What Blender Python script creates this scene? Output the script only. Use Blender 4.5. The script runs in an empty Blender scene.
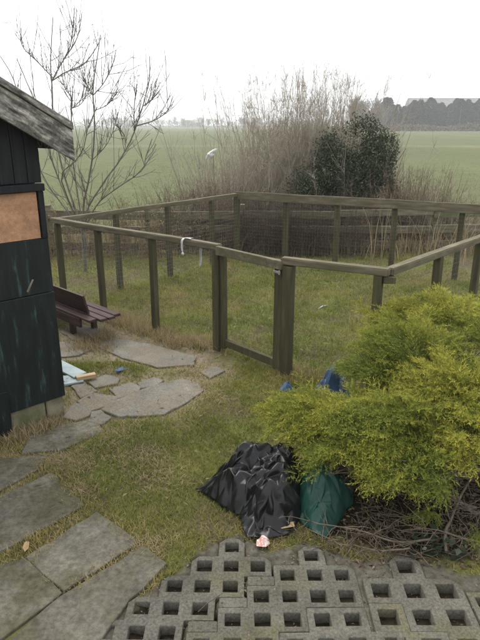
import bpy, bmesh, math, random
import numpy as np
from mathutils import Vector, Matrix

random.seed(7)
rng = np.random.default_rng(11)
R = math.radians
S = bpy.context.scene
COL = S.collection

# ------------------------------------------------------------------ camera
CAM_H, PITCH, FPX = 2.0, R(18.7), 577.0
cam_d = bpy.data.cameras.new('camera')
cam = bpy.data.objects.new('camera', cam_d)
COL.objects.link(cam)
cam.location = (0, 0, CAM_H)
cam.rotation_euler = (R(90) - PITCH, 0, 0)
cam_d.sensor_fit = 'VERTICAL'
cam_d.sensor_height = 36
cam_d.lens = FPX / 640 * 36
cam_d.clip_start = 0.05
cam_d.clip_end = 6000
S.camera = cam

# ------------------------------------------------------------------ world (overcast)
SUN_EL, SUN_AZ = R(56), R(-40)          # azimuth measured from +Y towards +X
w = bpy.data.worlds.new('World'); S.world = w; w.use_nodes = True
nt = w.node_tree; nt.nodes.clear()
sky = nt.nodes.new('ShaderNodeTexSky'); sky.sky_type = 'NISHITA'; sky.sun_disc = False
sky.sun_elevation = SUN_EL; sky.sun_rotation = SUN_AZ
sky.air_density = 1.0; sky.dust_density = 3.0; sky.ozone_density = 1.0
hs = nt.nodes.new('ShaderNodeHueSaturation'); hs.inputs['Saturation'].default_value = 0.12
mx = nt.nodes.new('ShaderNodeMixRGB'); mx.inputs['Fac'].default_value = 0.72
mx.inputs['Color2'].default_value = (9.3, 9.5, 9.7, 1)      # even cloud layer
bg = nt.nodes.new('ShaderNodeBackground'); bg.inputs['Strength'].default_value = 0.097
wo = nt.nodes.new('ShaderNodeOutputWorld')
nt.links.new(sky.outputs[0], hs.inputs['Color'])
nt.links.new(hs.outputs[0], mx.inputs['Color1'])
nt.links.new(mx.outputs[0], bg.inputs['Color'])
nt.links.new(bg.outputs[0], wo.inputs['Surface'])

sun_d = bpy.data.lights.new('sun', 'SUN'); sun_d.energy = 1.5; sun_d.angle = R(40); sun_d.color = (1, .96, .9)
sun = bpy.data.objects.new('sun', sun_d); COL.objects.link(sun)
sd = Vector((math.sin(SUN_AZ) * math.cos(SUN_EL), math.cos(SUN_AZ) * math.cos(SUN_EL), math.sin(SUN_EL)))
sun.rotation_euler = sd.to_track_quat('Z', 'Y').to_euler()
sun.location = (0, 0, 30)

S.view_settings.view_transform = 'Standard'
S.view_settings.look = 'None'
S.view_settings.exposure = 1.05
S.view_settings.gamma = 1
S.render.engine = 'CYCLES'
S.cycles.volume_bounces = 1
S.cycles.max_bounces = 6

# ------------------------------------------------------------------ measuring helpers
CP, SP = math.cos(PITCH), math.sin(PITCH)
def _ang(py): return PITCH + math.atan((py - 320) / FPX)
def gp(px, py, z=0.0):
    """the point at height z seen at photo pixel (px, py)"""
    Y = (CAM_H - z) / math.tan(_ang(py))
    return Vector(((px - 240) / FPX * (Y * CP + (CAM_H - z) * SP), Y, z))
def at(px, py, Y):
    """the point at distance Y seen at photo pixel (px, py)"""
    z = CAM_H - Y * math.tan(_ang(py))
    return Vector(((px - 240) / FPX * (Y * CP + (CAM_H - z) * SP), Y, z))
def on_line(px, A, B, z):
    """the point of the line A-B at height z that shows at column px"""
    k = (px - 240) / FPX
    f = lambda t: (A[0] + t * (B[0] - A[0])) - k * ((A[1] + t * (B[1] - A[1])) * CP + (CAM_H - z) * SP)
    t = -f(0) / (f(1) - f(0))
    return Vector((A[0] + t * (B[0] - A[0]), A[1] + t * (B[1] - A[1]), z))

# ------------------------------------------------------------------ tags
def tag(o, label=None, cat=None, group=None, kind=None):
    if label: o['label'] = label
    if cat: o['category'] = cat
    if group: o['group'] = group
    if kind: o['kind'] = kind
    return o
def empty(name, loc=(0, 0, 0), rz=0.0):
    o = bpy.data.objects.new(name, None); COL.objects.link(o)
    o.empty_display_size = .1; o.location = loc; o.rotation_euler = (0, 0, rz)
    return o
def link(name, me, mat=None, parent=None):
    o = bpy.data.objects.new(name, me); COL.objects.link(o)
    if mat is not None and not me.materials: me.materials.append(mat)
    if parent is not None: o.parent = parent
    return o

# ------------------------------------------------------------------ materials
def ramp(nd, stops):
    cr = nd.color_ramp
    while len(cr.elements) < len(stops): cr.elements.new(.5)
    for e, (p, c) in zip(cr.elements, stops):
        e.position = p; e.color = (*c, 1)
class MatB:
    def __init__(s, name, rough=.8, spec=.3):
        s.m = bpy.data.materials.new(name); s.m.use_nodes = True
        s.t = s.m.node_tree; s.b = s.t.nodes['Principled BSDF']
        s.b.inputs['Roughness'].default_value = rough
        s.b.inputs['Specular IOR Level'].default_value = spec
        s.tc = s.t.nodes.new('ShaderNodeTexCoord'); s.co = s.tc.outputs['Object']
    def world(s):
        g = s.t.nodes.new('ShaderNodeNewGeometry'); s.co = g.outputs['Position']; return s
    def per_object(s, amount=7.0):
        oi = s.t.nodes.new('ShaderNodeObjectInfo')
        v = s.t.nodes.new('ShaderNodeVectorMath'); v.operation = 'MULTIPLY_ADD'
        cb = s.t.nodes.new('ShaderNodeCombineXYZ')
        for i in range(3): s.t.links.new(oi.outputs['Random'], cb.inputs[i])
        s.t.links.new(cb.outputs[0], v.inputs[0]); v.inputs[1].default_value = (amount, amount * 1.7, amount * .6)
        s.t.links.new(s.co, v.inputs[2]); s.co = v.outputs[0]; return s
    def noise(s, scale, detail=6, rough=.6, stretch=None, co=None):
        n = s.t.nodes.new('ShaderNodeTexNoise'); n.inputs['Scale'].default_value = scale
        n.inputs['Detail'].default_value = detail; n.inputs['Roughness'].default_value = rough
        c = co or s.co
        if stretch:
            mp = s.t.nodes.new('ShaderNodeMapping'); mp.inputs['Scale'].default_value = stretch
            s.t.links.new(c, mp.inputs['Vector']); c = mp.outputs[0]
        s.t.links.new(c, n.inputs['Vector'])
        return n.outputs['Fac']
    def ramp(s, fac, stops):
        r = s.t.nodes.new('ShaderNodeValToRGB'); ramp(r, stops); s.t.links.new(fac, r.inputs['Fac']); return r.outputs['Color']
    def mix(s, fac, a, b, mode='MIX'):
        m = s.t.nodes.new('ShaderNodeMixRGB'); m.blend_type = mode
        for k, v in (('Fac', fac), ('Color1', a), ('Color2', b)):
            if isinstance(v, (int, float)): m.inputs[k].default_value = v
            elif isinstance(v, tuple): m.inputs[k].default_value = (*v, 1)
            else: s.t.links.new(v, m.inputs[k])
        return m.outputs[0]
    def attr(s, name):
        a = s.t.nodes.new('ShaderNodeAttribute'); a.attribute_name = name; return a.outputs['Fac']
    def rnd(s):
        return s.t.nodes.new('ShaderNodeObjectInfo').outputs['Random']
    def col(s, c):
        if isinstance(c, tuple): s.b.inputs['Base Color'].default_value = (*c, 1)
        else: s.t.links.new(c, s.b.inputs['Base Color'])
        return s
    def rough(s, fac): s.t.links.new(fac, s.b.inputs['Roughness']); return s
    def bump(s, fac, strength=.3, dist=.01):
        b = s.t.nodes.new('ShaderNodeBump'); b.inputs['Strength'].default_value = strength
        b.inputs['Distance'].default_value = dist
        s.t.links.new(fac, b.inputs['Height']); s.t.links.new(b.outputs[0], s.b.inputs['Normal']); return s
    def translucent(s, amt):
        tr = s.t.nodes.new('ShaderNodeBsdfTranslucent'); ms = s.t.nodes.new('ShaderNodeMixShader')
        ms.inputs[0].default_value = amt
        out = s.t.nodes['Material Output']
        src = s.b.inputs['Base Color'].links
        if src: s.t.links.new(src[0].from_socket, tr.inputs['Color'])
        else: tr.inputs['Color'].default_value = s.b.inputs['Base Color'].default_value
        s.t.links.new(s.b.outputs[0], ms.inputs[1]); s.t.links.new(tr.outputs[0], ms.inputs[2])
        s.t.links.new(ms.outputs[0], out.inputs['Surface']); return s

M = {}
def mk(name, stops, scale, rough=.85, spec=.25, stretch=None, bump=.3, bd=.006, detail=7, per=True, tint=None, fine=None):
    b = MatB(name, rough, spec)
    if per: b.per_object()
    f = b.noise(scale, detail, .62, stretch)
    c = b.ramp(f, stops)
    if tint:                                           # second, larger blotch layer
        f2 = b.noise(tint[0], 4, .6)
        mask = b.ramp(f2, [(tint[1], (0, 0, 0)), (tint[2], (1, 1, 1))])
        c = b.mix(mask, c, tint[3])
    if fine:
        f3 = b.noise(fine[0], 3, .7)
        c = b.mix(fine[1], c, b.ramp(f3, [(.3, (.25, .25, .25)), (.7, (.8, .8, .8))]), 'OVERLAY')
    b.col(c)
    if bump: b.bump(f, bump, bd)
    M[name] = b.m
    return b
mk('post_wood', [(.25, (.034, .031, .016)), (.5, (.062, .056, .029)), (.75, (.105, .095, .052))], 9, stretch=(3, 3, .35), bump=.5, tint=(4, .45, .7, (.058, .056, .024)))
mk('rail_wood', [(.25, (.066, .055, .034)), (.5, (.12, .104, .068)), (.75, (.20, .178, .125))], 9, stretch=(.5, 3, 3), bump=.5, tint=(3, .5, .8, (.094, .086, .046)))
mk('old_board', [(.25, (.062, .054, .038)), (.5, (.14, .123, .088)), (.75, (.25, .222, .165))], 7, stretch=(.4, 4, 4), bump=.5, tint=(2, .45, .7, (.10, .11, .055)))
mk('bench_wood', [(.3, (.032, .018, .018)), (.55, (.06, .034, .033)), (.8, (.11, .075, .07))], 8, stretch=(4, .5, 4), rough=.6, bump=.3)
mk('barge_wood', [(.36, (.045, .043, .04)), (.45, (.11, .105, .095)), (.52, (.20, .19, .17)), (.58, (.30, .285, .25)), (.66, (.46, .44, .39))], 14, stretch=(.5, 2.6, 2.6), rough=.9, bump=.8, bd=.01, fine=(60, .6), tint=(9, .52, .62, (.10, .095, .085)))
mk('roof_felt', [(.3, (.03, .031, .03)), (.7, (.075, .074, .07))], 12, rough=.95, bump=.4)
mk('shed_plank', [(.3, (.006, .0065, .0075)), (.6, (.014, .0155, .018)), (.85, (.035, .039, .042))], 8, stretch=(5, 5, .4), rough=.65, bump=.3)
mk('shed_panel', [(.42, (.004, .0065, .007)), (.58, (.007, .013, .0135)), (.72, (.045, .085, .078))], 6, stretch=(3.5, 3.5, .55), rough=.5, spec=.35, bump=.25, tint=(6, .66, .84, (.03, .055, .05)))
mk('plywood', [(.25, (.30, .155, .085)), (.5, (.40, .225, .13)), (.8, (.50, .30, .19))], 4, stretch=(.6, .6, 3), rough=.8, bump=.15, fine=(45, .4), tint=(7, .5, .75, (.27, .16, .10)))
mk('block', [(.3, (.10, .09, .06)), (.55, (.20, .18, .125)), (.8, (.30, .27, .2))], 8, rough=.95, bump=.5, tint=(5, .45, .7, (.09, .10, .045)))
mk('slab', [(.3, (.078, .071, .055)), (.5, (.132, .122, .096)), (.7, (.185, .172, .138))], 3.0, rough=.9, bump=.35, bd=.004, tint=(3.4, .44, .62, (.082, .076, .046)), fine=(38, .7))
mk('crazy_stone', [(.25, (.10, .092, .076)), (.5, (.145, .135, .112)), (.8, (.20, .188, .16))], 5, rough=.9, bump=.4, bd=.005, tint=(3.3, .45, .75, (.15, .12, .082)), fine=(70, .55))
mk('paver', [(.25, (.055, .051, .041)), (.5, (.088, .083, .068)), (.8, (.13, .122, .10))], 7, rough=.92, bump=.5, bd=.004, tint=(3.0, .5, .78, (.095, .088, .042)), fine=(90, .8))
mk('junk_blue', [(.3, (.20, .25, .26)), (.7, (.34, .40, .41))], 8, rough=.6, bump=.1)
mk('junk_wood', [(.3, (.28, .19, .10)), (.7, (.48, .36, .22))], 8, stretch=(.6, 4, 4), bump=.2)
mk('twig', [(.3, (.055, .042, .03)), (.7, (.13, .10, .072))], 30, rough=.9, bump=0)
mk('bark', [(.3, (.10, .088, .072)), (.7, (.20, .18, .15))], 25, rough=.9, bump=.2)
mk('reed_stem', [(.3, (.27, .235, .185)), (.7, (.43, .375, .305))], 3, rough=.9, bump=0)
mk('bramble', [(.3, (.13, .095, .068)), (.7, (.25, .185, .135))], 3, rough=.9, bump=0)
mk('dark_bramble', [(.3, (.05, .038, .028)), (.7, (.12, .092, .068))], 3, rough=.9, bump=0)
mk('juniper_bark', [(.3, (.07, .055, .04)), (.7, (.18, .145, .11))], 40, rough=.9, bump=.2)
mk('wire', [(.3, (.16, .155, .14)), (.7, (.26, .25, .23))], 30, rough=.6, bump=0)
mk('white_plastic', [(.3, (.40, .41, .40)), (.7, (.55, .56, .56))], 20, rough=.45, spec=.4, bump=.2)
mk('wrapper', [(.44, (.72, .68, .63)), (.52, (.62, .20, .14)), (.62, (.75, .72, .68))], 45, rough=.4, spec=.4, bump=.2)
mk('dead_leaf', [(.3, (.30, .20, .10)), (.7, (.46, .34, .2))], 30, rough=.8, bump=0)
mk('far_wall', [(.3, (.62, .62, .6)), (.7, (.74, .74, .72))], 1, bump=0)
mk('far_roof', [(.3, (.16, .15, .15)), (.7, (.22, .21, .2))], .5, bump=0)
mk('far_shed', [(.3, (.22, .22, .22)), (.7, (.3, .3, .3))], .5, bump=0)
mk('dark_glass', [(.3, (.03, .03, .035)), (.7, (.05, .05, .055))], 2, rough=.15, spec=.5, bump=0)

b = MatB('black_plastic', .34, .35).per_object(); f = b.noise(70, 5, .65); f2 = b.noise(5, 3)
b.col(b.ramp(f2, [(.3, (.004, .004, .0045)), (.7, (.009, .009, .010))])); b.bump(f, .25, .004); M['black_plastic'] = b.m
b = MatB('green_sheet', .45, .35).per_object(); f = b.noise(70, 5, .65); f2 = b.noise(5, 4)
b.col(b.ramp(f2, [(.3, (.004, .030, .023)), (.7, (.011, .054, .041))])); b.bump(f, .25, .004); M['green_sheet'] = b.m
b = MatB('blue_sheet', .45, .4).per_object(); f2 = b.noise(8, 4)
b.col(b.ramp(f2, [(.3, (.014, .035, .075)), (.7, (.04, .085, .16))])); M['blue_sheet'] = b.m

# foliage whose tint varies from leaf to leaf (attribute 'tint')
def leafmat(name, stops, trans=.25, rough=.7, spec=.2):
    b = MatB(name, rough, spec)
    b.col(b.ramp(b.attr('tint'), stops)); b.translucent(trans); M[name] = b.m
leafmat('grass', [(0, (.10, .142, .022)), (.32, (.195, .212, .044)), (.6, (.295, .255, .085)), (.8, (.40, .315, .145)), (1, (.49, .39, .21))], .3)
leafmat('dry_grass', [(0, (.19, .155, .075)), (.5, (.31, .245, .135)), (1, (.45, .36, .22))], .25)
leafmat('juniper', [(0, (.062, .094, .018)), (.3, (.120, .155, .026)), (.65, (.232, .258, .042)), (1, (.44, .395, .068))], .3, .6)
leafmat('evergreen', [(0, (.026, .036, .016)), (.6, (.046, .062, .028)), (1, (.075, .09, .045))], .15, .5, .3)
leafmat('conifer', [(0, (.012, .02, .018)), (1, (.03, .042, .036))], .1)
leafmat('buds', [(0, (.16, .125, .05)), (1, (.30, .235, .10))], .2)
leafmat('litter', [(0, (.06, .042, .026)), (.5, (.12, .085, .052)), (1, (.22, .165, .105))], .1)
leafmat('ivy', [(0, (.015, .028, .014)), (1, (.04, .06, .03))], .1, .45, .35)

# ------------------------------------------------------------------ mesh helpers
class MB:
    def __init__(s): s.v = []; s.f = []
    def add(s, vs, fs):
        o = len(s.v); s.v += [tuple(v) for v in vs]; s.f += [tuple(i + o for i in f) for f in fs]; return s
    def box(s, c, size, mat=None, wob=0.0):
        x, y, z = (k / 2 for k in size); c = Vector(c)
        vs = [Vector((i * x, j * y, k * z)) for k in (-1, 1) for j in (-1, 1) for i in (-1, 1)]
        if wob: vs = [v + Vector([random.uniform(-wob, wob) for _ in range(3)]) for v in vs]
        if mat is not None: vs = [mat @ v for v in vs]
        return s.add([c + v for v in vs], [(0, 2, 3, 1), (4, 5, 7, 6), (0, 1, 5, 4), (2, 6, 7, 3), (0, 4, 6, 2), (1, 3, 7, 5)])
    def beam(s, a, b, w, h, up=(0, 0, 1), wob=0.0):
        a, b = Vector(a), Vector(b); x = (b - a).normalized(); up = Vector(up)
        y = up.cross(x).normalized(); z = x.cross(y)
        m = Matrix((x, y, z)).transposed()
        return s.box((a + b) / 2, ((b - a).length, w, h), m, wob)
    def tube(s, pts, rad, n=6, cap=True):
        pts = [Vector(p) for p in pts]; o = len(s.v)
        if not hasattr(rad, '__len__'): rad = [rad] * len(pts)
        ref = None
        for i, p in enumerate(pts):
            t = (pts[min(i + 1, len(pts) - 1)] - pts[max(i - 1, 0)]).normalized()
            if ref is None: ref = t.orthogonal().normalized()
            ref = (ref - t * ref.dot(t)).normalized(); q = t.cross(ref)
            for k in range(n):
                a = 2 * math.pi * k / n
                s.v.append(tuple(p + (ref * math.cos(a) + q * math.sin(a)) * rad[i]))
        for i in range(len(pts) - 1):
            for k in range(n):
                s.f.append((o + i * n + k, o + i * n + (k + 1) % n, o + (i + 1) * n + (k + 1) % n, o + (i + 1) * n + k))
        if cap:
            s.f.append(tuple(o + k for k in range(n))[::-1]); s.f.append(tuple(o + (len(pts) - 1) * n + k for k in range(n)))
        return s
    def mesh(s, name, bevel=0, seg=1, smooth=False):
        me = bpy.data.meshes.new(name); me.from_pydata(s.v, [], s.f); 
        if bevel:
            bm = bmesh.new(); bm.from_mesh(me); bmesh.ops.remove_doubles(bm, verts=bm.verts, dist=1e-5)
            es = [e for e in bm.edges if len(e.link_faces) == 2 and e.calc_face_angle(0) > .5]
            bmesh.ops.bevel(bm, geom=es, offset=bevel, segments=seg, affect='EDGES', profile=.6)
            bm.to_mesh(me); bm.free()
        if smooth: me.shade_smooth()
        me.update(); return me
    def build(s, name, mat, parent=None, **k): return link(name, s.mesh(name, **k), mat, parent)

def np_mesh(name, V, F, tint=None, smooth=False):
    """V (n,3); F (m,3) or (m,4); tint (n,)"""
    me = bpy.data.meshes.new(name); V = np.ascontiguousarray(V, dtype=np.float32)
    k = F.shape[1]
    me.vertices.add(len(V)); me.vertices.foreach_set('co', V.ravel())
    me.loops.add(F.size); me.loops.foreach_set('vertex_index', F.astype(np.int32).ravel())
    me.polygons.add(len(F)); me.polygons.foreach_set('loop_start', np.arange(0, F.size, k, dtype=np.int32))
    me.polygons.foreach_set('loop_total', np.full(len(F), k, dtype=np.int32))
    if smooth: me.polygons.foreach_set('use_smooth', np.ones(len(F), dtype=bool))
    if tint is not None:
        a = me.attributes.new('tint', 'FLOAT', 'POINT'); a.data.foreach_set('value', np.clip(tint, 0, 1).astype(np.float32))
    me.update(calc_edges=True); return me

def nrm(a): return a / np.maximum(np.linalg.norm(a, axis=-1, keepdims=True), 1e-9)
def tubes(P, Rr, n=3):
    """P (N,K,3) polylines, Rr (N,K) radii -> V, F(quads)"""
    N, K, _ = P.shape
    T = np.empty_like(P); T[:, 1:-1] = P[:, 2:] - P[:, :-2]; T[:, 0] = P[:, 1] - P[:, 0]; T[:, -1] = P[:, -1] - P[:, -2]
    T = nrm(T); ref = np.where(np.abs(T[:, :1, 2:3]) > .8, np.array([1., .1, 0]), np.array([0, .1, 1.]))
    U = nrm(np.cross(T, ref)); W = np.cross(T, U)
    ang = np.arange(n) * 2 * np.pi / n
    V = P[:, :, None] + Rr[:, :, None, None] * (U[:, :, None] * np.cos(ang)[None, None, :, None] + W[:, :, None] * np.sin(ang)[None, None, :, None])
    idx = np.arange(N * K * n).reshape(N, K, n); nx = np.roll(idx, -1, axis=2)
    F = np.stack([idx[:, :-1], nx[:, :-1], nx[:, 1:], idx[:, 1:]], -1).reshape(-1, 4)
    return V.reshape(-1, 3), F
class TubeSet:
    def __init__(s): s.V = []; s.F = []; s.n = 0
    def add(s, P, Rr, n=3):
        P = np.asarray(P, float); Rr = np.asarray(Rr, float)
        V, F = tubes(P, Rr, n); s.V.append(V); s.F.append(F + s.n); s.n += len(V); return s
    def mesh(s, name): return np_mesh(name, np.concatenate(s.V), np.concatenate(s.F), smooth=True)

# value noise for layout
_perm = rng.random((64, 64))
def vnoise(x, y, sc=1.0, off=0.0):
    x = np.asarray(x, float) * sc + off * 13.7 + 100; y = np.asarray(y, float) * sc + off * 7.3 + 100
    xi = np.floor(x).astype(int); yi = np.floor(y).astype(int); fx = x - xi; fy = y - yi
    fx = fx * fx * (3 - 2 * fx); fy = fy * fy * (3 - 2 * fy)
    p = lambda i, j: _perm[i % 64, j % 64]
    return (p(xi, yi) * (1 - fx) + p(xi + 1, yi) * fx) * (1 - fy) + (p(xi, yi + 1) * (1 - fx) + p(xi + 1, yi + 1) * fx) * fy
def in_poly(x, y, poly):
    r = np.zeros(np.shape(x), bool); n = len(poly)
    for i in range(n):
        x1, y1 = poly[i][0], poly[i][1]; x2, y2 = poly[(i + 1) % n][0], poly[(i + 1) % n][1]
        if y1 == y2: continue
        r ^= ((y1 > y) != (y2 > y)) & (x < (x2 - x1) * (y - y1) / (y2 - y1) + x1)
    return r
def poly_dist(x, y, poly):
    d = np.full(np.shape(x), 1e9); n = len(poly)
    for i in range(n):
        ax, ay = poly[i][0], poly[i][1]; bx, by = poly[(i + 1) % n][0], poly[(i + 1) % n][1]
        t = np.clip(((x - ax) * (bx - ax) + (y - ay) * (by - ay)) / ((bx - ax) ** 2 + (by - ay) ** 2 + 1e-12), 0, 1)
        d = np.minimum(d, np.hypot(x - ax - t * (bx - ax), y - ay - t * (by - ay)))
    return d
def seg_dist(x, y, A, B): return poly_dist(x, y, [A, B])

# ------------------------------------------------------------------ plan of the garden
slab_px = [
    [(-60, 522), (0, 497), (52, 472), (83, 506), (0, 551), (-60, 583)],
    [(97, 512), (138, 542), (65, 590), (28, 557)],
    [(24, 559), (60, 593), (0, 638), (-70, 690), (-80, 605), (0, 565)],
    [(143, 548), (166, 566), (128, 602), (88, 652), (0, 740), (-90, 715), (10, 640), (62, 598)],
    [(-60, 470), (0, 459), (47, 455), (37, 470), (0, 490), (-60, 515)],
    [(22, 453), (33, 433), (60, 425), (97, 420), (102, 432), (62, 449)],
]
def z2(pts): return [(50 + x * .396, 320 + y * .396) for x, y in pts]
crazy_px = [z2(p) for p in (
    [(137, 226), (165, 206), (270, 166), (330, 150), (368, 160), (383, 180), (340, 205), (288, 234), (180, 244)],
    [(77, 206), (110, 187), (164, 196), (158, 210), (105, 227)],
    [(157, 176), (200, 161), (224, 171), (214, 185), (175, 196)],
    [(60, 170), (85, 159), (110, 178), (77, 194)],
    [(40, 244), (65, 211), (99, 230), (94, 240), (66, 251)],
    [(102, 156), (140, 141), (170, 150), (164, 160), (120, 168)],
    [(115, 62), (160, 45), (260, 65), (365, 95), (358, 114), (270, 118), (190, 95)],
    [(33, 30), (80, 12), (150, 30), (130, 45), (68, 52)],
    [(388, 132), (420, 120), (436, 129), (404, 146)],
    [(228, 160), (262, 147), (282, 154), (262, 164), (236, 170)],
    [(108, 236), (126, 232), (150, 246), (128, 262), (104, 254)],
    [(20, 60), (60, 56), (104, 72), (70, 88), (20, 92)],
)]
def grow(q, d):
    c = sum(q, Vector()) / len(q)
    return [p + (p - c).normalized() * d for p in q]
slabs = [grow([gp(*p) for p in q], .011) for q in slab_px]
crazy = [grow([gp(*p) for p in q], .026) for q in crazy_px]
P_ = .128
paver_sets = [
    (Vector((-.04, 2.362)), P_, R(-1.0), [(0, 0), (-1, 1), (0, 1), (1, 1), (-2, 2), (-1, 2), (0, 2), (-3, 3), (-2, 3), (-1, 3), (-4, 4), (-3, 4), (-2, 4), (-5, 5), (-4, 5), (-3, 5)]),
    (Vector((.350, 2.305)), P_, R(.4), [(0, 0), (-1, 1), (0, 1), (1, 1), (-2, 2), (-1, 2), (0, 2), (1, 2), (-3, 3), (-2, 3), (-1, 3), (-4, 4), (-3, 4), (-2, 4)]),
    (Vector((.79, 2.225)), .148, R(-.8), [(0, 0), (-1, 1), (0, 1), (1, 1), (0, 2), (1, 2), (1, 3)]),
    (Vector((.350, 2.300)), P_, R(.4), [(0, 3), (1, 3), (-1, 4), (0, 4), (1, 4), (2, 4)]),
    (Vector((.79, 2.225)), .148, R(-.8), [(-1, 2), (-1, 3), (0, 3), (0, 4), (1, 4)]),
    (Vector((1.082, 2.01)), P_, R(1), [(0, 0), (0, 1), (1, 1), (0, 2), (1, 2), (2, 2)]),
]
paver_zone = [(-1.02, 1.4), (-.60, 1.86), (-.16, 2.36), (-.10, 2.43), (.0, 2.46), (.13, 2.33), (.34, 2.40), (.60, 2.26), (.80, 2.33), (1.05, 2.18), (1.7, 2.1), (1.9, 1.4)]
A = Vector((-2.09, 6.48)); B_ = Vector((-.05, 8.9)); C_ = Vector((3.77, 7.05)); D_ = Vector((1.07, 4.09))
GL = Vector((-.20, 5.02)); GR = Vector((.385, 4.44))
enclosure_poly = [A, GL, GR, D_, C_, B_]
SHED_O = Vector((-1.26, 3.76)); SHED_A = R(43.8)
shx = Vector((math.cos(SHED_A), math.sin(SHED_A))); shy = Vector((-shx.y, shx.x))
shed_poly = [SHED_O, SHED_O - shx * 2.2, SHED_O - shx * 2.2 + shy * 2.6, SHED_O + shy * 2.6]
JB = Vector((1.28, 3.05))                            # juniper root

def ground_z(x, y):
    x = np.asarray(x, float); y = np.asarray(y, float)
    near = np.clip((11 - y) / 2, 0, 1) * np.clip((6 - np.abs(x)) / 2, 0, 1)
    z = near * ((vnoise(x, y, 1.3) - .5) * .05 + (vnoise(x, y, 5, 3) - .5) * .022 + .01)
    enc = in_poly(x, y, enclosure_poly)
    z = z + np.where(enc, (vnoise(x, y, 2.2, 5) - .4) * .05 * np.clip(poly_dist(x, y, enclosure_poly) / .4, 0, 1), 0)
    dip = in_poly(x, y, paver_zone); z = np.where(dip, -.004 + .010 * (vnoise(x, y, 12, 2) - .5), z)
    for (o_, p, a_, cells) in paver_sets:
        lx_ = (x - o_.x) * math.cos(a_) + (y - o_.y) * math.sin(a_); ly_ = -(x - o_.x) * math.sin(a_) + (y - o_.y) * math.cos(a_)
        for (c, r) in cells:
            m_ = (np.abs(lx_ - c * p) < p * .46) & (np.abs(ly_ + r * p) < p * .46); z = np.where(m_, -.056 + .02 * vnoise(x, y, 9, 2), z)
    for q in slabs + crazy:
        d = np.where(in_poly(x, y, q), 0, poly_dist(x, y, q)); k = np.clip(1 - d / .12, 0, 1)
        z = z * (1 - k) + k * (-.012)
    return z

# ------------------------------------------------------------------ ground sheet
def lines(lo, hi, step, far):
    a = list(np.arange(lo, hi + 1e-6, step)); s = step
    while a[-1] < far: s *= 1.22; a.append(a[-1] + s)
    s = step; b = [a[0]]
    while b[-1] > -far: s *= 1.22; b.append(b[-1] - s)
    return np.array(b[1:][::-1] + a)
gx = lines(-3.0, 3.2, .032, 1500); gy = lines(1.2, 9.6, .032, 1500)
GX, GY = np.meshgrid(gx, gy)
GZ = ground_z(GX.ravel(), GY.ravel())
nxg, nyg = len(gx), len(gy)
ii = np.arange(nxg * nyg).reshape(nyg, nxg)
F = np.stack([ii[:-1, :-1], ii[:-1, 1:], ii[1:, 1:], ii[1:, :-1]], -1).reshape(-1, 4)
sx_, sy_ = GX.ravel(), GY.ravel(); ds = np.full(len(sx_), 9.)
nearm = (np.abs(sx_) < 4) & (sy_ > 0) & (sy_ < 9)
for q in crazy + slabs[4:]: ds[nearm] = np.minimum(ds[nearm], np.where(in_poly(sx_[nearm], sy_[nearm], q), 0, poly_dist(sx_[nearm], sy_[nearm], q)))
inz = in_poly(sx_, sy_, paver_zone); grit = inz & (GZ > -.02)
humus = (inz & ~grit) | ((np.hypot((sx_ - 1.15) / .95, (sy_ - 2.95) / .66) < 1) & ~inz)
sandy = np.clip(1.25 - ds / .22, 0, 1) * np.clip(.35 + vnoise(sx_, sy_, 5, 7), 0, 1)
gme = np_mesh('ground', np.stack([sx_, sy_, GZ], 1), F, tint=sandy, smooth=True)
b = MatB('ground_soil', .95, .15).world()
n1 = b.noise(2.2, 8); n2 = b.noise(28, 4); n3 = b.noise(.5, 5)
soil = b.ramp(n2, [(.3, (.050, .040, .024)), (.7, (.115, .092, .055))])
moss = b.ramp(n2, [(.3, (.065, .078, .018)), (.7, (.135, .135, .04))])
garden = b.mix(b.ramp(n1, [(.4, (0, 0, 0)), (.6, (1, 1, 1))]), soil, moss)
garden = b.mix(b.attr('tint'), garden, b.ramp(n2, [(.3, (.12, .098, .066)), (.7, (.22, .182, .128))]))
sep = b.t.nodes.new('ShaderNodeSeparateXYZ'); b.t.links.new(b.co, sep.inputs[0])
def rng_mask(sock, lo, hi):
    mr = b.t.nodes.new('ShaderNodeMapRange'); mr.inputs['From Min'].default_value = lo; mr.inputs['From Max'].default_value = hi
    b.t.links.new(sock, mr.inputs['Value']); return mr.outputs[0]
nf = b.noise(.08, 8, .65, (1, .35, 1)); nf2 = b.noise(1.2, 6, .7)
field = b.ramp(nf, [(.35, (.078, .090, .038)), (.55, (.096, .107, .046)), (.72, (.126, .13, .06))])
field = b.mix(.35, field, b.ramp(nf2, [(.3, (.25, .25, .25)), (.7, (.75, .75, .75))]), 'OVERLAY')
wob = b.noise(.05, 3)
ma = b.t.nodes.new('ShaderNodeMath'); ma.operation = 'MULTIPLY_ADD'; b.t.links.new(wob, ma.inputs[0]); ma.inputs[1].default_value = 10
b.t.links.new(sep.outputs[1], ma.inputs[2])
band = b.t.nodes.new('ShaderNodeMath'); band.operation = 'COMPARE'; b.t.links.new(ma.outputs[0], band.inputs[0])
band.inputs[1].default_value = 64; band.inputs[2].default_value = 3.0
bandm = b.t.nodes.new('ShaderNodeMath'); bandm.operation = 'MULTIPLY'; b.t.links.new(band.outputs[0], bandm.inputs[0]); bandm.inputs[1].default_value = .22
field = b.mix(bandm.outputs[0], field, (.21, .195, .12))
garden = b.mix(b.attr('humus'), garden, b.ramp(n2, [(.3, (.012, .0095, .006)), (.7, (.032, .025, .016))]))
garden = b.mix(b.attr('grit'), garden, b.ramp(n2, [(.3, (.055, .05, .038)), (.7, (.12, .11, .088))]))
full = b.mix(rng_mask(sep.outputs[1], 9.6, 13.0), garden, field)
b.col(full); b.bump(n2, .6, .02)
hat = gme.attributes.new('grit', 'FLOAT', 'POINT'); hat.data.foreach_set('value', grit.astype(np.float32))
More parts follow.
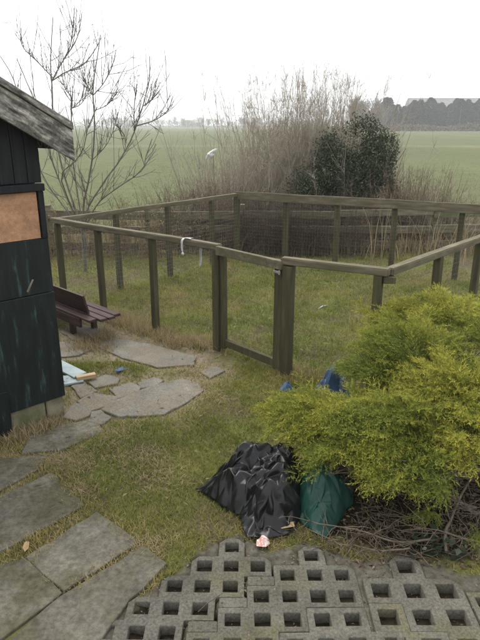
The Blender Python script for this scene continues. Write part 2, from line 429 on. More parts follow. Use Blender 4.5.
hat = gme.attributes.new('humus', 'FLOAT', 'POINT'); hat.data.foreach_set('value', humus.astype(np.float32))
ground = link('ground', gme, b.m); tag(ground, kind='structure')

# ------------------------------------------------------------------ paved path of slabs and broken stones
path = empty('garden_path'); tag(path, kind='structure')
def stone_mesh(poly, top, thick, rough_edge, bev, name):
    """a slab with slightly broken outline"""
    pts = []
    n = len(poly)
    for i in range(n):
        a = Vector((poly[i][0], poly[i][1])); c = Vector((poly[(i + 1) % n][0], poly[(i + 1) % n][1]))
        k = max(1, int((c - a).length / .07)); nn = Vector((-(c - a).y, (c - a).x)).normalized()
        for j in range(k):
            p = a.lerp(c, j / k)
            if rough_edge: p = p + nn * random.uniform(-rough_edge, rough_edge)
            pts.append(p)
    cen = sum(pts, Vector((0, 0))) / len(pts)
    area = sum(pts[i].x * pts[(i + 1) % len(pts)].y - pts[(i + 1) % len(pts)].x * pts[i].y for i in range(len(pts)))
    if area < 0: pts.reverse()
    tx, ty = random.uniform(-.012, .012), random.uniform(-.012, .012)
    bm = bmesh.new()
    up = [bm.verts.new((p.x - cen.x, p.y - cen.y, top + (p.x - cen.x) * tx + (p.y - cen.y) * ty)) for p in pts]
    ft = bm.faces.new(up)
    r = bmesh.ops.extrude_face_region(bm, geom=[ft])
    for v in r['geom']:
        if isinstance(v, bmesh.types.BMVert): v.co.z -= thick
    bmesh.ops.recalc_face_normals(bm, faces=bm.faces)
    es = [e for e in bm.edges if len(e.link_faces) == 2 and e.calc_face_angle(0) > .9 and e.verts[0].co.z > top - thick * .5 and e.verts[1].co.z > top - thick * .5]
    bmesh.ops.bevel(bm, geom=es, offset=bev, segments=2, affect='EDGES', profile=.5)
    me = bpy.data.meshes.new(name); bm.to_mesh(me); bm.free()
    return me, cen
for q in slabs:
    me, c = stone_mesh(q, .005, .07, .006, .006, 'paving_slab')
    o = link('paving_slab', me, M['slab'], path); o.location = (c.x, c.y, 0)
for q in crazy:
    me, c = stone_mesh(q, .006, .06, .010, .008, 'paving_stone')
    o = link('paving_stone', me, M['crazy_stone'], path); o.location = (c.x, c.y, 0)

# ------------------------------------------------------------------ lattice pavers
bed = empty('lattice_paving'); tag(bed, kind='structure')
def occupied(wx, wy, skip):
    for k2, (o2, p2, a2, c2) in enumerate(paver_sets):
        if k2 == skip: continue
        lx_ = (wx - o2.x) * math.cos(a2) + (wy - o2.y) * math.sin(a2); ly_ = -(wx - o2.x) * math.sin(a2) + (wy - o2.y) * math.cos(a2)
        if any(abs(lx_ - c * p2) < p2 * .6 and abs(ly_ + r * p2) < p2 * .6 for c, r in c2): return True
    return False
half_cells = {1: [(-2, 1), (-3, 2), (-4, 3), (-5, 4)]}
def paver(cells, p, name, idx=0, o_=None, a_=0.0):
    cs = set(cells); bm = bmesh.new(); T = .06
    def quadface(vs):
        try: bm.faces.new(vs)
        except ValueError: pass
    vcache = {}
    def V(x, y, z):
        k = (round(x, 4), round(y, 4), round(z, 4))
        if k not in vcache: vcache[k] = bm.verts.new((x, y, z))
        return vcache[k]
    h = p / 2; ch = p * .27
    for (c, r) in cells:
        cx, cy = c * p, -r * p; ho = p * random.uniform(.262, .288)
        corners = []
        for sx, sy in ((-1, -1), (1, -1), (1, 1), (-1, 1)):
            nb1 = (c + sx, r) in cs; nb2 = (c, r - sy) in cs; nb3 = (c + sx, r - sy) in cs
            tx, ty = cx + sx * h * 1.25, cy + sy * h * 1.25
            wx, wy = o_.x + tx * math.cos(a_) - ty * math.sin(a_), o_.y + tx * math.sin(a_) + ty * math.cos(a_)
            if not nb1 and not nb2 and not occupied(wx, wy, idx):
                a = (cx + sx * h, cy + sy * (h - ch)); d = (cx + sx * (h - ch), cy + sy * h)
                corners.append([d, a] if (sx * sy) < 0 and False else ([a, d] if sx * sy > 0 else [d, a]))
            else: corners.append([(cx + sx * h, cy + sy * h)])
        inn = [(cx + sx * ho, cy + sy * ho) for sx, sy in ((-1, -1), (1, -1), (1, 1), (-1, 1))]
        for i in range(4):
            j = (i + 1) % 4
            o1, o2 = corners[i][-1], corners[j][0]; i1, i2 = inn[i], inn[j]
            quadface([V(*o1, 0), V(*o2, 0), V(*i2, 0), V(*i1, 0)])
            if len(corners[i]) == 2: quadface([V(*corners[i][0], 0), V(*corners[i][1], 0), V(*i1, 0)]); quadface([V(*corners[i][1], 0), V(*corners[i][0], 0), V(*corners[i][0], -T), V(*corners[i][1], -T)])
            quadface([V(*i1, 0), V(*i2, 0), V(*(Vector(i2) * .96 + Vector((cx, cy)) * .04), -T), V(*(Vector(i1) * .96 + Vector((cx, cy)) * .04), -T)])
            nb = [(c, r + 1), (c + 1, r), (c, r - 1), (c - 1, r)][i]
            if nb not in cs: quadface([V(*o2, 0), V(*o1, 0), V(*o1, -T), V(*o2, -T)])
    for (c, r) in half_cells.get(idx, []):                  # infill where the next paver's lattice is half a step off
        x0, x1, y0, y1 = c * p - h + .004, c * p + h - .0005, -r * p - h + .0005, -r * p - .008
        t4 = [bm.verts.new((x, y, 0)) for x, y in ((x0, y0), (x1, y0), (x1, y1), (x0, y1))]; b4 = [bm.verts.new((v.co.x, v.co.y, -T)) for v in t4]
        bm.faces.new(t4)
        for i in range(4): bm.faces.new((t4[(i + 1) % 4], t4[i], b4[i], b4[(i + 1) % 4]))
    bmesh.ops.recalc_face_normals(bm, faces=bm.faces)
    es = [e for e in bm.edges if len(e.link_faces) == 2 and e.calc_face_angle(0) > .6]
    bmesh.ops.bevel(bm, geom=es, offset=.005, segments=2, affect='EDGES', profile=.5)
    me = bpy.data.meshes.new(name); bm.to_mesh(me); bm.free(); me.shade_smooth()
    me.set_sharp_from_angle(angle=R(40))
    return me
for k, (o_, p, a, cells) in enumerate(paver_sets):
    o = link('lattice_paver', paver(cells, p, 'lattice_paver', k, o_, a), M['paver'], bed)
    o.location = (o_.x, o_.y, [.006, .004, .008, .005, .006, .003][k]); o.rotation_euler = (R(random.uniform(-.6, .6)), R(random.uniform(-.5, .5)), a)

# ------------------------------------------------------------------ shed
shed = empty('garden_shed', (SHED_O.x, SHED_O.y, 0), SHED_A)
tag(shed, 'dark weathered timber shed with orange-brown plywood panel and grey peeling barge board', 'shed')
W_, DPT, SL = 2.2, 2.6, math.tan(R(30))
def eave(x): return 1.92 + (-x if x > -W_ / 2 else W_ + x) * SL
# core walls (three unseen sides and the backing of the gable)
mb = MB()
for (x0, x1, y0, y1) in ((-W_ + .03, -.03, .04, .08), (-W_ + .03, -.03, DPT - .08, DPT - .04)):
    hh = [(x0, eave(x0)), (-W_ / 2, eave(-W_ / 2)), (x1, eave(x1))]
    pr = [(x0, .14)] + [(x, z - .06) for x, z in hh] + [(x1, .14)]
    n = len(pr); o = len(mb.v)
    mb.v += [(x, y0, z) for x, z in pr] + [(x, y1, z) for x, z in pr]
    mb.f += [tuple(range(o, o + n)), tuple(range(o + n, o + 2 * n))[::-1]] + [(o + i, o + n + i, o + n + (i + 1) % n, o + (i + 1) % n) for i in range(n)]
mb.box((-.05, DPT / 2, 1.0), (.04, DPT - .18, 1.72)); mb.box((-W_ + .05, DPT / 2, 1.0), (.04, DPT - .18, 1.72))
mb.build('wall', M['shed_plank'], shed)
x = 0.0                                                # upright planks under the barge board
while x > -W_:
    wd = random.uniform(.085, .10); x1 = max(x - wd, -W_)
    if x1 - (-W_) < .03: x1 = -W_
    m_ = MB(); g = .002; y0 = random.uniform(-.002, .003)
    tops = [eave(x - g) + .07, eave(x1 + g) + .07]
    v = [(x - g, y0, 1.652), (x1 + g, y0, 1.652), (x1 + g, y0, tops[1]), (x - g, y0, tops[0])]
    m_.add(v + [(a_, .036, c_) for a_, _, c_ in v], [(0, 1, 2, 3), (7, 6, 5, 4), (0, 4, 5, 1), (1, 5, 6, 2), (2, 6, 7, 3), (3, 7, 4, 0)])
    m_.build('plank', M['shed_plank'], shed, bevel=.003); x = x1
MB().box((-W_ / 2, -.008, 1.625), (W_, .05, .046), wob=.001).build('drip_strip', M['shed_plank'], shed, bevel=.004)
MB().box((-.375, .018, 1.449), (.66, .03, .296)).build('plywood_panel', M['plywood'], shed, bevel=.002)
MB().box((-1.46, .018, 1.449), (1.46, .03, .296)).build('wall_panel', M['shed_panel'], shed, bevel=.002)
MB().box((-.021, .012, 1.449), (.036, .05, .30)).build('corner_trim', M['shed_plank'], shed, bevel=.003)
MB().box((-.62, .016, 1.117), (1.24, .036, .362)).build('wall_panel', M['shed_panel'], shed, bevel=.003)
MB().box((-.62, .010, .545), (1.24, .036, .775)).build('wall_panel', M['shed_panel'], shed, bevel=.003)
MB().box((-1.72, .013, .72), (.95, .036, 1.14)).build('wall_panel', M['shed_panel'], shed, bevel=.003)
for k in range(9):
    MB().tube([(-.06 - .085 * k, -.001, 1.585 - .27 * (k % 2)), (-.06 - .085 * k, -.0005 + .004, 1.585 - .27 * (k % 2))], .004, 6).build('nail', M['wire'], shed)
# a splintered pale scar in the lower panel
MB_scar = MB(); MB_scar.beam((-.185, -.003, .965), (-.135, -.003, 1.04), .010, .014, up=(0, -1, 0), wob=.003); MB_scar.build('splinter', M['block'], shed, bevel=.002)
for x0, x1, zt in ((-.004, -.135, .157), (-.145, -.40, .157), (-.41, -.80, .157), (-.82, -1.4, .157), (-1.42, -2.18, .157)):
    MB().box(((x0 + x1) / 2, .075, zt / 2 - .02), (x0 - x1, .12, zt + .04), wob=.004).build('foundation_block', M['block'], shed, bevel=.008)
MB().box((-.06, DPT / 2 + .1, .06), (.11, DPT - .3, .19)).build('foundation_block', M['block'], shed, bevel=.008)
MB().box((-.50, -.012, .16), (.19, .02, .34), wob=.004).build('skirt_board', M['shed_panel'], shed, bevel=.002)
# roof with its barge boards
for sgn in (1, -1):
    xe, xr = (.17, -W_ / 2) if sgn > 0 else (-W_ - .17, -W_ / 2)
    ze = 2.0 - .02 * SL; zr = ze + abs(xe - xr) * SL
    mb = MB(); th = .03
    v = [(xe, -.13, ze), (xr, -.13, zr), (xr, DPT + .12, zr), (xe, DPT + .12, ze)]
    mb.add(v + [(a_, b__, c_ - th) for a_, b__, c_ in v], [(0, 1, 2, 3), (7, 6, 5, 4), (0, 4, 5, 1), (1, 5, 6, 2), (2, 6, 7, 3), (3, 7, 4, 0)])
    mb.build('roof', M['roof_felt'], shed)
    dx = Vector((xr - xe, 0, zr - ze)).normalized(); up = Vector((-dx.z, 0, dx.x)) * (1 if sgn > 0 else -1)
    if up.z < 0: up = -up
    for lo, hi, yy in ((-.016, .020, -.156), (-.178, -.018, -.140)):
        mb = MB(); e = Vector((xe, 0, ze)); r_ = Vector((xr, 0, zr))
        q = []
        for (pp, hgt) in ((e, lo), (r_, lo), (r_, hi), (e, hi)):
            q.append(Vector((pp.x, yy, pp.z + hgt / math.cos(R(30)) + random.uniform(-.003, .003))))
        mb.add(q + [Vector((p.x, yy + .022, p.z)) for p in q], [(0, 1, 2, 3), (7, 6, 5, 4), (0, 4, 5, 1), (1, 5, 6, 2), (2, 6, 7, 3), (3, 7, 4, 0)])
        o = mb.build('barge_board', M['barge_wood'], shed, bevel=.003)
        me = o.data; bm = bmesh.new(); bm.from_mesh(me); bmesh.ops.recalc_face_normals(bm, faces=bm.faces)
        # lie the boards along local x so that their grain runs with them
        ang = math.atan2(dx.z, dx.x); org = Vector((xe, yy, ze)); rot = Matrix.Rotation(ang, 3, 'Y')
        for vv in bm.verts: vv.co = rot @ (vv.co - org)
        bm.to_mesh(me); bm.free(); o.location = org; o.rotation_euler = (0, -ang, 0)
MB().box((.15, DPT / 2, 1.90), (.02, DPT + .24, .10)).build('fascia', M['barge_wood'], shed, bevel=.002)

# ------------------------------------------------------------------ post-and-rail enclosure with its gate
H_ = 1.0
enc = empty('wire_enclosure', (A.x, A.y, 0))
tag(enc, 'square post and rail enclosure with wire mesh and gate standing on the lawn', 'fence')
eo = Vector((A.x, A.y, 0))
def V3(p, z): return Vector((p.x, p.y, z)) - eo
def post(p, top, size, direction, parent, name='post', mat='post_wood', off=Vector((0, 0)), tilt=.006):
    d = Vector((direction.x, direction.y, 0)).normalized(); q = V3(p, 0) + Vector((off.x, off.y, 0))
    mb = MB(); m = Matrix((d, Vector((-d.y, d.x, 0)), Vector((0, 0, 1)))).transposed()
    h = top + .25
    mb.box((0, 0, 0), (size[0], size[1], h), m, wob=.003)
    me = mb.mesh(name, bevel=.006, seg=2)
    o = link(name, me, M[mat], parent); o.location = q + Vector((0, 0, top - h / 2)); o.rotation_euler = (random.uniform(-tilt, tilt), random.uniform(-tilt, tilt), 0)
    return o
def rail(a, c, za, zc, wd, hh, parent, name='top_rail', mat='rail_wood', ext=(0, 0)):
    a3, c3 = V3(a, za), V3(c, zc); d = (c3 - a3).normalized(); a3 -= d * ext[0]; c3 += d * ext[1]
    mid = (a3 + c3) / 2; L = (c3 - a3).length
    mb = MB(); n = max(2, int(L / .5))                   # slight waviness along the rail
    vs = []; ring = ((-1, -1), (1, -1), (1, 1), (-1, 1))
    wb = [random.uniform(-.004, .004) for _ in range(n + 1)]; wz = [random.uniform(-.005, .004) for _ in range(n + 1)]
    for i in range(n + 1):
        for (j, k) in ring: vs.append((-L / 2 + L * i / n, j * wd / 2 + wb[i], k * hh / 2 + wz[i]))
    fs = [(i * 4 + k, i * 4 + (k + 1) % 4, i * 4 + 4 + (k + 1) % 4, i * 4 + 4 + k) for i in range(n) for k in range(4)]
    fs = [f[::-1] for f in fs] + [(0, 1, 2, 3), (n * 4 + 3, n * 4 + 2, n * 4 + 1, n * 4)]
    mb.add(vs, fs)
    me = mb.mesh(name); bm = bmesh.new(); bm.from_mesh(me); bmesh.ops.recalc_face_normals(bm, faces=bm.faces)
    es = [e for e in bm.edges if len(e.link_faces) == 2 and e.calc_face_angle(0) > .9]
    bmesh.ops.bevel(bm, geom=es, offset=.007, segments=2, affect='EDGES'); bm.to_mesh(me); bm.free()
    o = link(name, me, M[mat], parent); o.location = mid
    o.rotation_euler = d.to_track_quat('X', 'Z').to_euler(); return o
dAD = (GL - A).normalized(); dRD = (D_ - GR).normalized(); dAB = (B_ - A).normalized(); dBC = (C_ - B_).normalized(); dDC = (C_ - D_).normalized()
inn = Vector((dAD.y, -dAD.x)) * -1                     # towards the inside of the near side
# near side
for px in (61, 101, 154): post(on_line(px, A, GL, .5), .955, (.055, .06), dAD, enc)
rail(A, GL, .985, .985, .075, .055, enc, ext=(.02, .03))
post(GL, .96, (.075, .085), dAD, enc)
post(GR, .95, (.085, .085), dRD, enc)
rail(GR, D_, .99, .985, .075, .055, enc, ext=(.06, .02))
post(D_ - dRD * .055, .955, (.065, .065), dRD, enc)
# right side
rail(D_, C_, .986, .99, .075, .055, enc, ext=(-.035, 0))
MB().box(V3(D_ + dDC * .03, .925), (.09, .09, .05)).build('corner_bracket', M['post_wood'], enc, bevel=.004)
for px in (436, 476): post(on_line(px, D_, C_, .7), .957, (.065, .065), dDC, enc)
post(C_, .955, (.07, .07), dDC, enc)
post(D_.lerp(C_, .72), .957, (.065, .065), dDC, enc)
# far sides
rail(A, B_, .985, .99, .07, .05, enc, ext=(0, 0))
rail(B_, C_, .985, .985, .045, .12, enc, ext=(.03, .02))
for px in (118, 169, 212): post(on_line(px, A, B_, .5), .955, (.06, .06), dAB, enc)
post(B_, .957, (.07, .07), dAB, enc)
nBC = Vector((-dBC.y, dBC.x))
for px in (284, 335, 392, 458): post(on_line(px, B_, C_, .5), .94, (.07, .07), dBC, enc, off=nBC * .0585)
# wire mesh on the panels
def mesh_panel(a, c, z0, z1, parent, sx=.04, sz=.05, r=.00045, side=0.0):
    a3, c3 = V3(a, 0), V3(c, 0); d = (c3 - a3); L = d.length; d.normalize(); nn = Vector((-d.y, d.x, 0)) * side
    ts = TubeSet(); n = int(L / sx); K = 5
    u = np.linspace(0, L, n + 1)[:, None]; zz = np.linspace(z0, z1, K)[None]
    wv = .006 * np.sin(u * 7 + zz * 5)
    base = np.array(a3 + nn)
    P = base + u[..., None] * np.array(d) + zz[..., None] * np.array([0, 0, 1.]) + wv[..., None] * np.array([-d.y, d.x, 0])
    ts.add(P, np.full(P.shape[:2], r))
    m_ = int((z1 - z0) / sz); zz = np.linspace(z0, z1, m_ + 1)[:, None]; u = np.linspace(0, L, 12)[None]
    wv = .006 * np.sin(u * 7 + zz * 5)
    P = base + u[..., None] * np.array(d) + zz[..., None] * np.array([0, 0, 1.]) + wv[..., None] * np.array([-d.y, d.x, 0])
    ts.add(P, np.full(P.shape[:2], r))
    o = link('wire_mesh', ts.mesh('wire_mesh'), M['wire'], parent); tag(o, kind='stuff'); return o
mesh_panel(A, GL, .02, .96, enc, side=.045); mesh_panel(GR, D_, .02, .96, enc, side=.055)
mesh_panel(A, B_, .02, .96, enc, side=-.045, r=.0008); mesh_panel(B_, C_, .02, .93, enc, side=-.03); mesh_panel(D_, C_, .02, .96, enc, side=.05)
# gate
gate = empty('gate', V3(GL, 0)); gate.parent = enc
dG = (GR - GL).normalized(); gL = (GR - GL).length; g0 = GL + dG * .055; g1 = GR - dG * .06; gn = Vector((dG.y, -dG.x))
def gpart(name, a, c, za, zc, wd, hh, mat='post_wood', off=0.0):
    mb = MB(); a3 = V3(a + gn * off, za) - gate.location; c3 = V3(c + gn * off, zc) - gate.location
    up = (0, 0, 1) if abs(za - zc) < .3 else (dG.x, dG.y, 0)
    d = c3 - a3; mid = (a3 + c3) / 2
    mb.beam(-d / 2, d / 2, wd, hh, up=up, wob=.003); o = mb.build(name, M[mat], gate, bevel=.006, seg=2); o.location = mid; return o
gpart('stile', g0 + dG * .02, g0 + dG * .02, .045, .985, .045, .055)
gpart('stile', g1 - dG * .03, g1 - dG * .03, .035, .985, .045, .085)
gpart('top_rail', g0 - dG * .01, g1 + dG * .03, .965, .955, .042, .075, 'rail_wood', .046)
gpart('bottom_rail', g0 + dG * .048, g1 - dG * .074, .105, .09, .04, .07)
mp = mesh_panel(g0, g1, .06, .92, enc, side=.03); mp.parent = gate; mp.location = -gate.location
mb = MB(); mb.box((0, 0, 0), (.07, .008, .02)); mb.box((.03, -.006, 0), (.012, .012, .035))
o = mb.build('latch', M['wire'], gate, bevel=.002); o.location = V3(g1 + gn * .075, .90) - gate.location; o.rotation_euler = (0, 0, math.atan2(dG.y, dG.x))

# ------------------------------------------------------------------ old board fence along the field
bf = empty('board_fence', (0, 9.3, 0)); tag(bf, 'low old three-board fence behind the enclosure along the field', 'fence')
def bfy(x): return 9.28 + .03 * x + (.02 * (x - .0) if x > 0 else 0)
xs = [-6.2, -4.6, -3.05, -1.5, .05, 1.6, 3.15, 4.7, 6.2]
for x in xs:
    mb = MB().box((0, 0, 0), (.08, .08, 1.05), wob=.004); o = mb.build('post', M['old_board'], bf, bevel=.006); o.location = (x, bfy(x) - 9.3 + .06, .27); o.rotation_euler = (random.uniform(-.03, .03), random.uniform(-.03, .03), 0)
for i in range(len(xs) - 1):
    for z in (.14, .39, .63):
        x0, x1 = xs[i], xs[i + 1]; dz = random.uniform(-.035, .035)
        a = Vector((x0, bfy(x0) - 9.3, z + random.uniform(-.02, .02))); c = Vector((x1, bfy(x1) - 9.3, z + dz)); d = c - a
        mb = MB().beam(-d / 2 * .995, d / 2 * .995, .022, random.uniform(.11, .135), wob=.005); o = mb.build('board', M['old_board'], bf, bevel=.004); o.location = (a + c) / 2

# ------------------------------------------------------------------ bench beside the shed
BH = .24; bl = gp(89, 321, BH + .01)
bdir = Vector((-shx.y, shx.x, 0)); bwd = Vector((shx.x, shx.y, 0))
bench = empty('garden_bench', (bl.x, bl.y, 0), SHED_A + R(2)); tag(bench, 'dark maroon wooden slatted bench half hidden behind the shed', 'bench')
# local: x across the seat, y along it (away from the viewer)
for k in range(4):
    st = [0, -.05, -.055, -.02][k]
    MB().box((.042 + k * .088, .62 + st, BH), (.076, 1.24, .026), wob=.002).build('seat_slat', M['bench_wood'], bench, bevel=.004)
for z0, z1 in ((.02, .115), (.121, .215)):
    v = [(.10 - zz * .30, yy, BH + zz) for (yy, zz) in ((.17 - z0 * .1, z0), (1.22, z0), (1.22, z1), (.17 - z1 * .1, z1))]
    q = MB(); q.add(v + [(a_ + .022, b__, c_) for a_, b__, c_ in v], [(0, 1, 2, 3), (7, 6, 5, 4), (0, 4, 5, 1), (1, 5, 6, 2), (2, 6, 7, 3), (3, 7, 4, 0)])
    me = q.mesh('back_board'); bm = bmesh.new(); bm.from_mesh(me); bmesh.ops.recalc_face_normals(bm, faces=bm.faces); bm.to_mesh(me); bm.free()
    link('back_board', me, M['bench_wood'], bench)
MB().box((.016, .70, BH - .06), (.026, 1.04, .09)).build('apron', M['bench_wood'], bench, bevel=.003)
for yy in (.42, 1.1):
    MB().box((.18, yy, BH - .028), (.30, .05, .028)).build('cross_bar', M['bench_wood'], bench, bevel=.003)
    for xx in (.06, .30):
        MB().box((xx, yy, (BH - .042) / 2 - .02), (.05, .05, BH - .002)).build('leg', M['bench_wood'], bench, bevel=.003)

# ------------------------------------------------------------------ junk beside the shed corner
def prop(name, mb, mat, loc, rot=(0, 0, 0), label=None, cat=None, group=None, bevel=0, smooth=False):
    o = mb.build(name, M[mat], None, bevel=bevel, smooth=smooth); o.location = loc; o.rotation_euler = rot
    return tag(o, label, cat, group)
p = gp(75, 371, .03)
prop('offcut_board', MB().box((0, 0, 0), (.34, .13, .02)), 'junk_blue', (p.x - .06, p.y, .045), (0, R(4), R(-38)), 'pale blue-grey painted board lying by the shed corner', 'board', bevel=.003)
p = gp(86, 377, .03)
prop('wood_offcut', MB().box((0, 0, 0), (.16, .055, .03), wob=.004), 'junk_wood', (p.x, p.y, .035), (0, 0, R(28)), 'short raw yellow wood offcut beside the pale blue board', 'wood', bevel=.003)
p = gp(72, 380, .02)
prop('broken_tile', MB().box((0, 0, 0), (.16, .12, .02), wob=.012), 'junk_blue', (p.x, p.y, .022), (R(3), 0, R(20)), 'light grey broken tile flat at the foot of the shed corner', 'tile', bevel=.003)
p = gp(121, 372)
o = prop('plastic_scrap', MB().box((0, 0, 0), (.09, .06, .012), wob=.012), 'blue_sheet', (p.x, p.y, .03), (R(8), R(-6), R(50)), 'small dull blue scrap on the broken stones of the path', 'litter', bevel=.003)

# ------------------------------------------------------------------ crumpled sheets: creased facets over a heap
from mathutils.geometry import delaunay_2d_cdt
def crumple(name, poly, height, n, fold, stretch, amp, mat, loc, label, cat, seed, edge=.03, floor=.012, crease=.55, rot=None, thick=.0015):
    """a thin sheet with the outline poly (local metres), lying over height(x, y), folded into sharp creases that run along angle fold"""
    rg = np.random.default_rng(seed); m = len(poly); bd = []
    for k in range(m):
        a, c = np.array(poly[k], float), np.array(poly[(k + 1) % m], float); q = max(1, int(np.linalg.norm(c - a) / edge))
        for t in range(q): bd.append(a + (c - a) * t / q + rg.normal(0, edge * .12, 2))
    bd = np.array(bd); lo, hi = bd.min(0), bd.max(0); ca, sa = math.cos(fold), math.sin(fold)
    pts = []
    tries = 0
    def keyp(p): return np.array([(p[0] * ca + p[1] * sa) / stretch, -p[0] * sa + p[1] * ca])
    keys = [keyp(p) for p in bd]; area = (hi - lo).prod(); mind = math.sqrt(area / n / stretch) * .62
    while len(pts) < n and tries < n * 30:
        tries += 1; p = rg.uniform(lo, hi)
        if not in_poly(np.array([p[0]]), np.array([p[1]]), bd)[0]: continue
        k = keyp(p)
        if min(np.hypot(*(np.array(keys) - k).T)) < mind: continue
        pts.append(p); keys.append(k)
    allp = [Vector(p) for p in bd] + [Vector(p) for p in pts]
    v2, _, fc, _, _, _ = delaunay_2d_cdt(allp, [], [list(range(len(bd)))], 1, 1e-5)
    co = np.array([(p.x, p.y) for p in v2]); d = poly_dist(co[:, 0], co[:, 1], bd)
    inner = np.clip(d / (edge * 1.2), 0, 1)
    a = (-co[:, 0] * sa + co[:, 1] * ca); al = co[:, 0] * ca + co[:, 1] * sa
    ridge = np.where(rg.random(len(co)) < .5, 1, -1) * rg.uniform(.4, 1, len(co)) + .8 * np.sin(a / (amp * 3.2) + 3 * np.sin(al * 6 + seed))
    z = height(co[:, 0], co[:, 1], d) + amp * ridge * (.35 + .65 * inner)
    xy = co + rg.normal(0, amp * .5, co.shape) * inner[:, None]
    V = np.column_stack([xy, np.maximum(z, floor + amp * .35 * rg.random(len(z)))])
    if rot is not None: V = V @ np.array(rot).T
    me = bpy.data.meshes.new(name); me.from_pydata([tuple(v) for v in V], [], [tuple(f) for f in fc])
    cr = me.attributes.new('crease_edge', 'FLOAT', 'EDGE'); cr.data.foreach_set('value', rg.uniform(crease * .5, min(1, crease * 1.5), len(me.edges)).astype(np.float32))
    me.shade_smooth(); me.update()
    o = link(name, me, M[mat]); o.location = loc
    md = o.modifiers.new('sub', 'SUBSURF'); md.levels = 2; md.render_levels = 2
    sm = o.modifiers.new('thick', 'SOLIDIFY'); sm.thickness = thick; sm.offset = 1
    return tag(o, label, cat)
def heap(bumps, base=0.0, rim=.12):
    def f(x, y, d):
        h = np.zeros_like(x)
        for (cx, cy, rx, ry, hz) in bumps: h = np.maximum(h, hz * np.exp(-(((x - cx) / rx) ** 2 + ((y - cy) / ry) ** 2) ** 1.3))
        return base + h * np.clip(d / rim, 0, 1) ** .6
    return f
def loc_poly(pxs, o): return [(gp(*q).x - o.x, gp(*q).y - o.y) for q in pxs]
pb = gp(262, 505)
crumple('black_sheeting', loc_poly([(197, 491), (221, 509), (240, 517), (246, 540), (268, 541), (290, 536), (303, 516), (306, 492), (302, 466), (272, 456), (240, 462), (218, 477)], pb),
        heap([(.07, .05, .19, .17, .25), (-.12, .03, .19, .13, .19), (.09, -.08, .15, .12, .21), (-.03, .17, .19, .11, .26), (.13, .16, .13, .12, .27)], .015, .07), 460, R(28), 2.1, .019, 'black_plastic', (pb.x, pb.y, 0),
        'crumpled heap of black plastic sheeting on the lawn beside the juniper', 'plastic sheet', 5, edge=.04)
pg = gp(322, 512)
crumple('green_sheeting', loc_poly([(298, 520), (312, 534), (326, 543), (338, 528), (352, 506), (353, 486), (332, 474), (306, 476), (296, 498)], pg),
        heap([(-.03, .07, .15, .14, .26), (.07, .03, .11, .13, .20), (.0, -.07, .10, .11, .10)], .018, .08), 190, R(62), 1.9, .016, 'green_sheet', (pg.x, pg.y, 0),
        'dark green crumpled plastic sheet between black sheeting and juniper', 'plastic sheet', 9, edge=.04)
pq = gp(333, 398)
crumple('blue_sheeting', [(-.19, -.06), (-.05, -.12), (.10, -.10), (.19, .0), (.12, .10), (-.02, .13), (-.14, .08)], heap([(-.01, .02, .09, .09, .26), (.08, -.02, .08, .08, .20), (-.11, .0, .07, .07, .16)], .015, .08), 80, R(20), 1.6, .014, 'blue_sheet', (pq.x, pq.y, 0),
        'blue crumpled plastic sheet behind the yellow juniper tip', 'plastic sheet', 15, edge=.04)
pq = gp(286, 391)
crumple('blue_rag', [(-.07, -.03), (.0, -.05), (.07, -.02), (.05, .05), (-.04, .05)], heap([(0, 0, .05, .05, .07)], .012, .04), 26, R(20), 1.4, .008, 'blue_sheet', (pq.x, pq.y, 0), 'small blue plastic rag at the foot of the gate post', 'plastic sheet', 21, edge=.03)
pq = gp(263, 545)
crumple('sweet_wrapper', [(-.035, -.025), (.01, -.035), (.035, -.01), (.03, .03), (-.01, .04), (-.03, .02)], heap([(0, 0, .03, .03, .045)], .014, .03), 34, R(70), 1.3, .007, 'wrapper', (pq.x, pq.y, 0), 'crumpled white and red wrapper at the edge of the lattice pavers', 'litter', 27, edge=.018)
pq = gp(287, 531)
prop('paper_scrap', MB().box((0, 0, 0), (.07, .025, .006), wob=.006), 'junk_wood', (pq.x, pq.y, .035), (R(6), R(-5), R(12)), 'pale thin scrap lying below the black sheeting', 'litter', bevel=.001)
# plastic strips hanging from the rail
p0 = on_line(185.5, A, GL, 1.0)
strap = empty('plastic_strap', (p0.x, p0.y, 1.0)); tag(strap, 'white plastic strap hooked over the near rail left of the gate', 'strap')
nr = Vector((dAD.y, -dAD.x, 0)); nr = nr if nr.y < 0 else -nr; da = Vector((dAD.x, dAD.y, 0))
pts = [da * .07 - nr * .03 + Vector((0, 0, .018)), da * .03 + Vector((0, 0, .021)), nr * .046 + Vector((0, 0, .018)), nr * .05 + Vector((0, 0, -.03)), nr * .05 + Vector((0, 0, -.085)), nr * .054 + da * .012 + Vector((0, 0, -.105))]
def ribbon(pts, side, wd, name, parent):
    v = []; 
    for k, p in enumerate(pts): v += [p - side * wd[k], p + side * wd[k]]
    me = MB().add(v, [(2 * k, 2 * k + 1, 2 * k + 3, 2 * k + 2) for k in range(len(pts) - 1)]).mesh(name, smooth=True)
    o = link(name, me, M['white_plastic'], parent); m1 = o.modifiers.new('sub', 'SUBSURF'); m1.levels = m1.render_levels = 2
    m2 = o.modifiers.new('thick', 'SOLIDIFY'); m2.thickness = .003; return o
ribbon(pts, da, [.012, .014, .013, .012, .010, .006], 'strip', strap)
ribbon([da * .085 + nr * .02 + Vector((0, 0, .019)), da * .05 + nr * .012 + Vector((0, 0, .024)), da * .01 + nr * .03 + Vector((0, 0, .022))], nr, [.014, .012, .012], 'strip', strap)
mb = MB(); mb.tube([nr * .056 + da * .012 + Vector((0, 0, -.105)), nr * .056 + da * .014 + Vector((0, 0, -.118)), nr * .056 + da * .014 + Vector((0, 0, -.135))], [.006, .014, .008], 8).build('knob', M['white_plastic'], strap, smooth=True)
p1 = on_line(197, A, GL, .9) + Vector((-nr.x, -nr.y, 0)) * .05
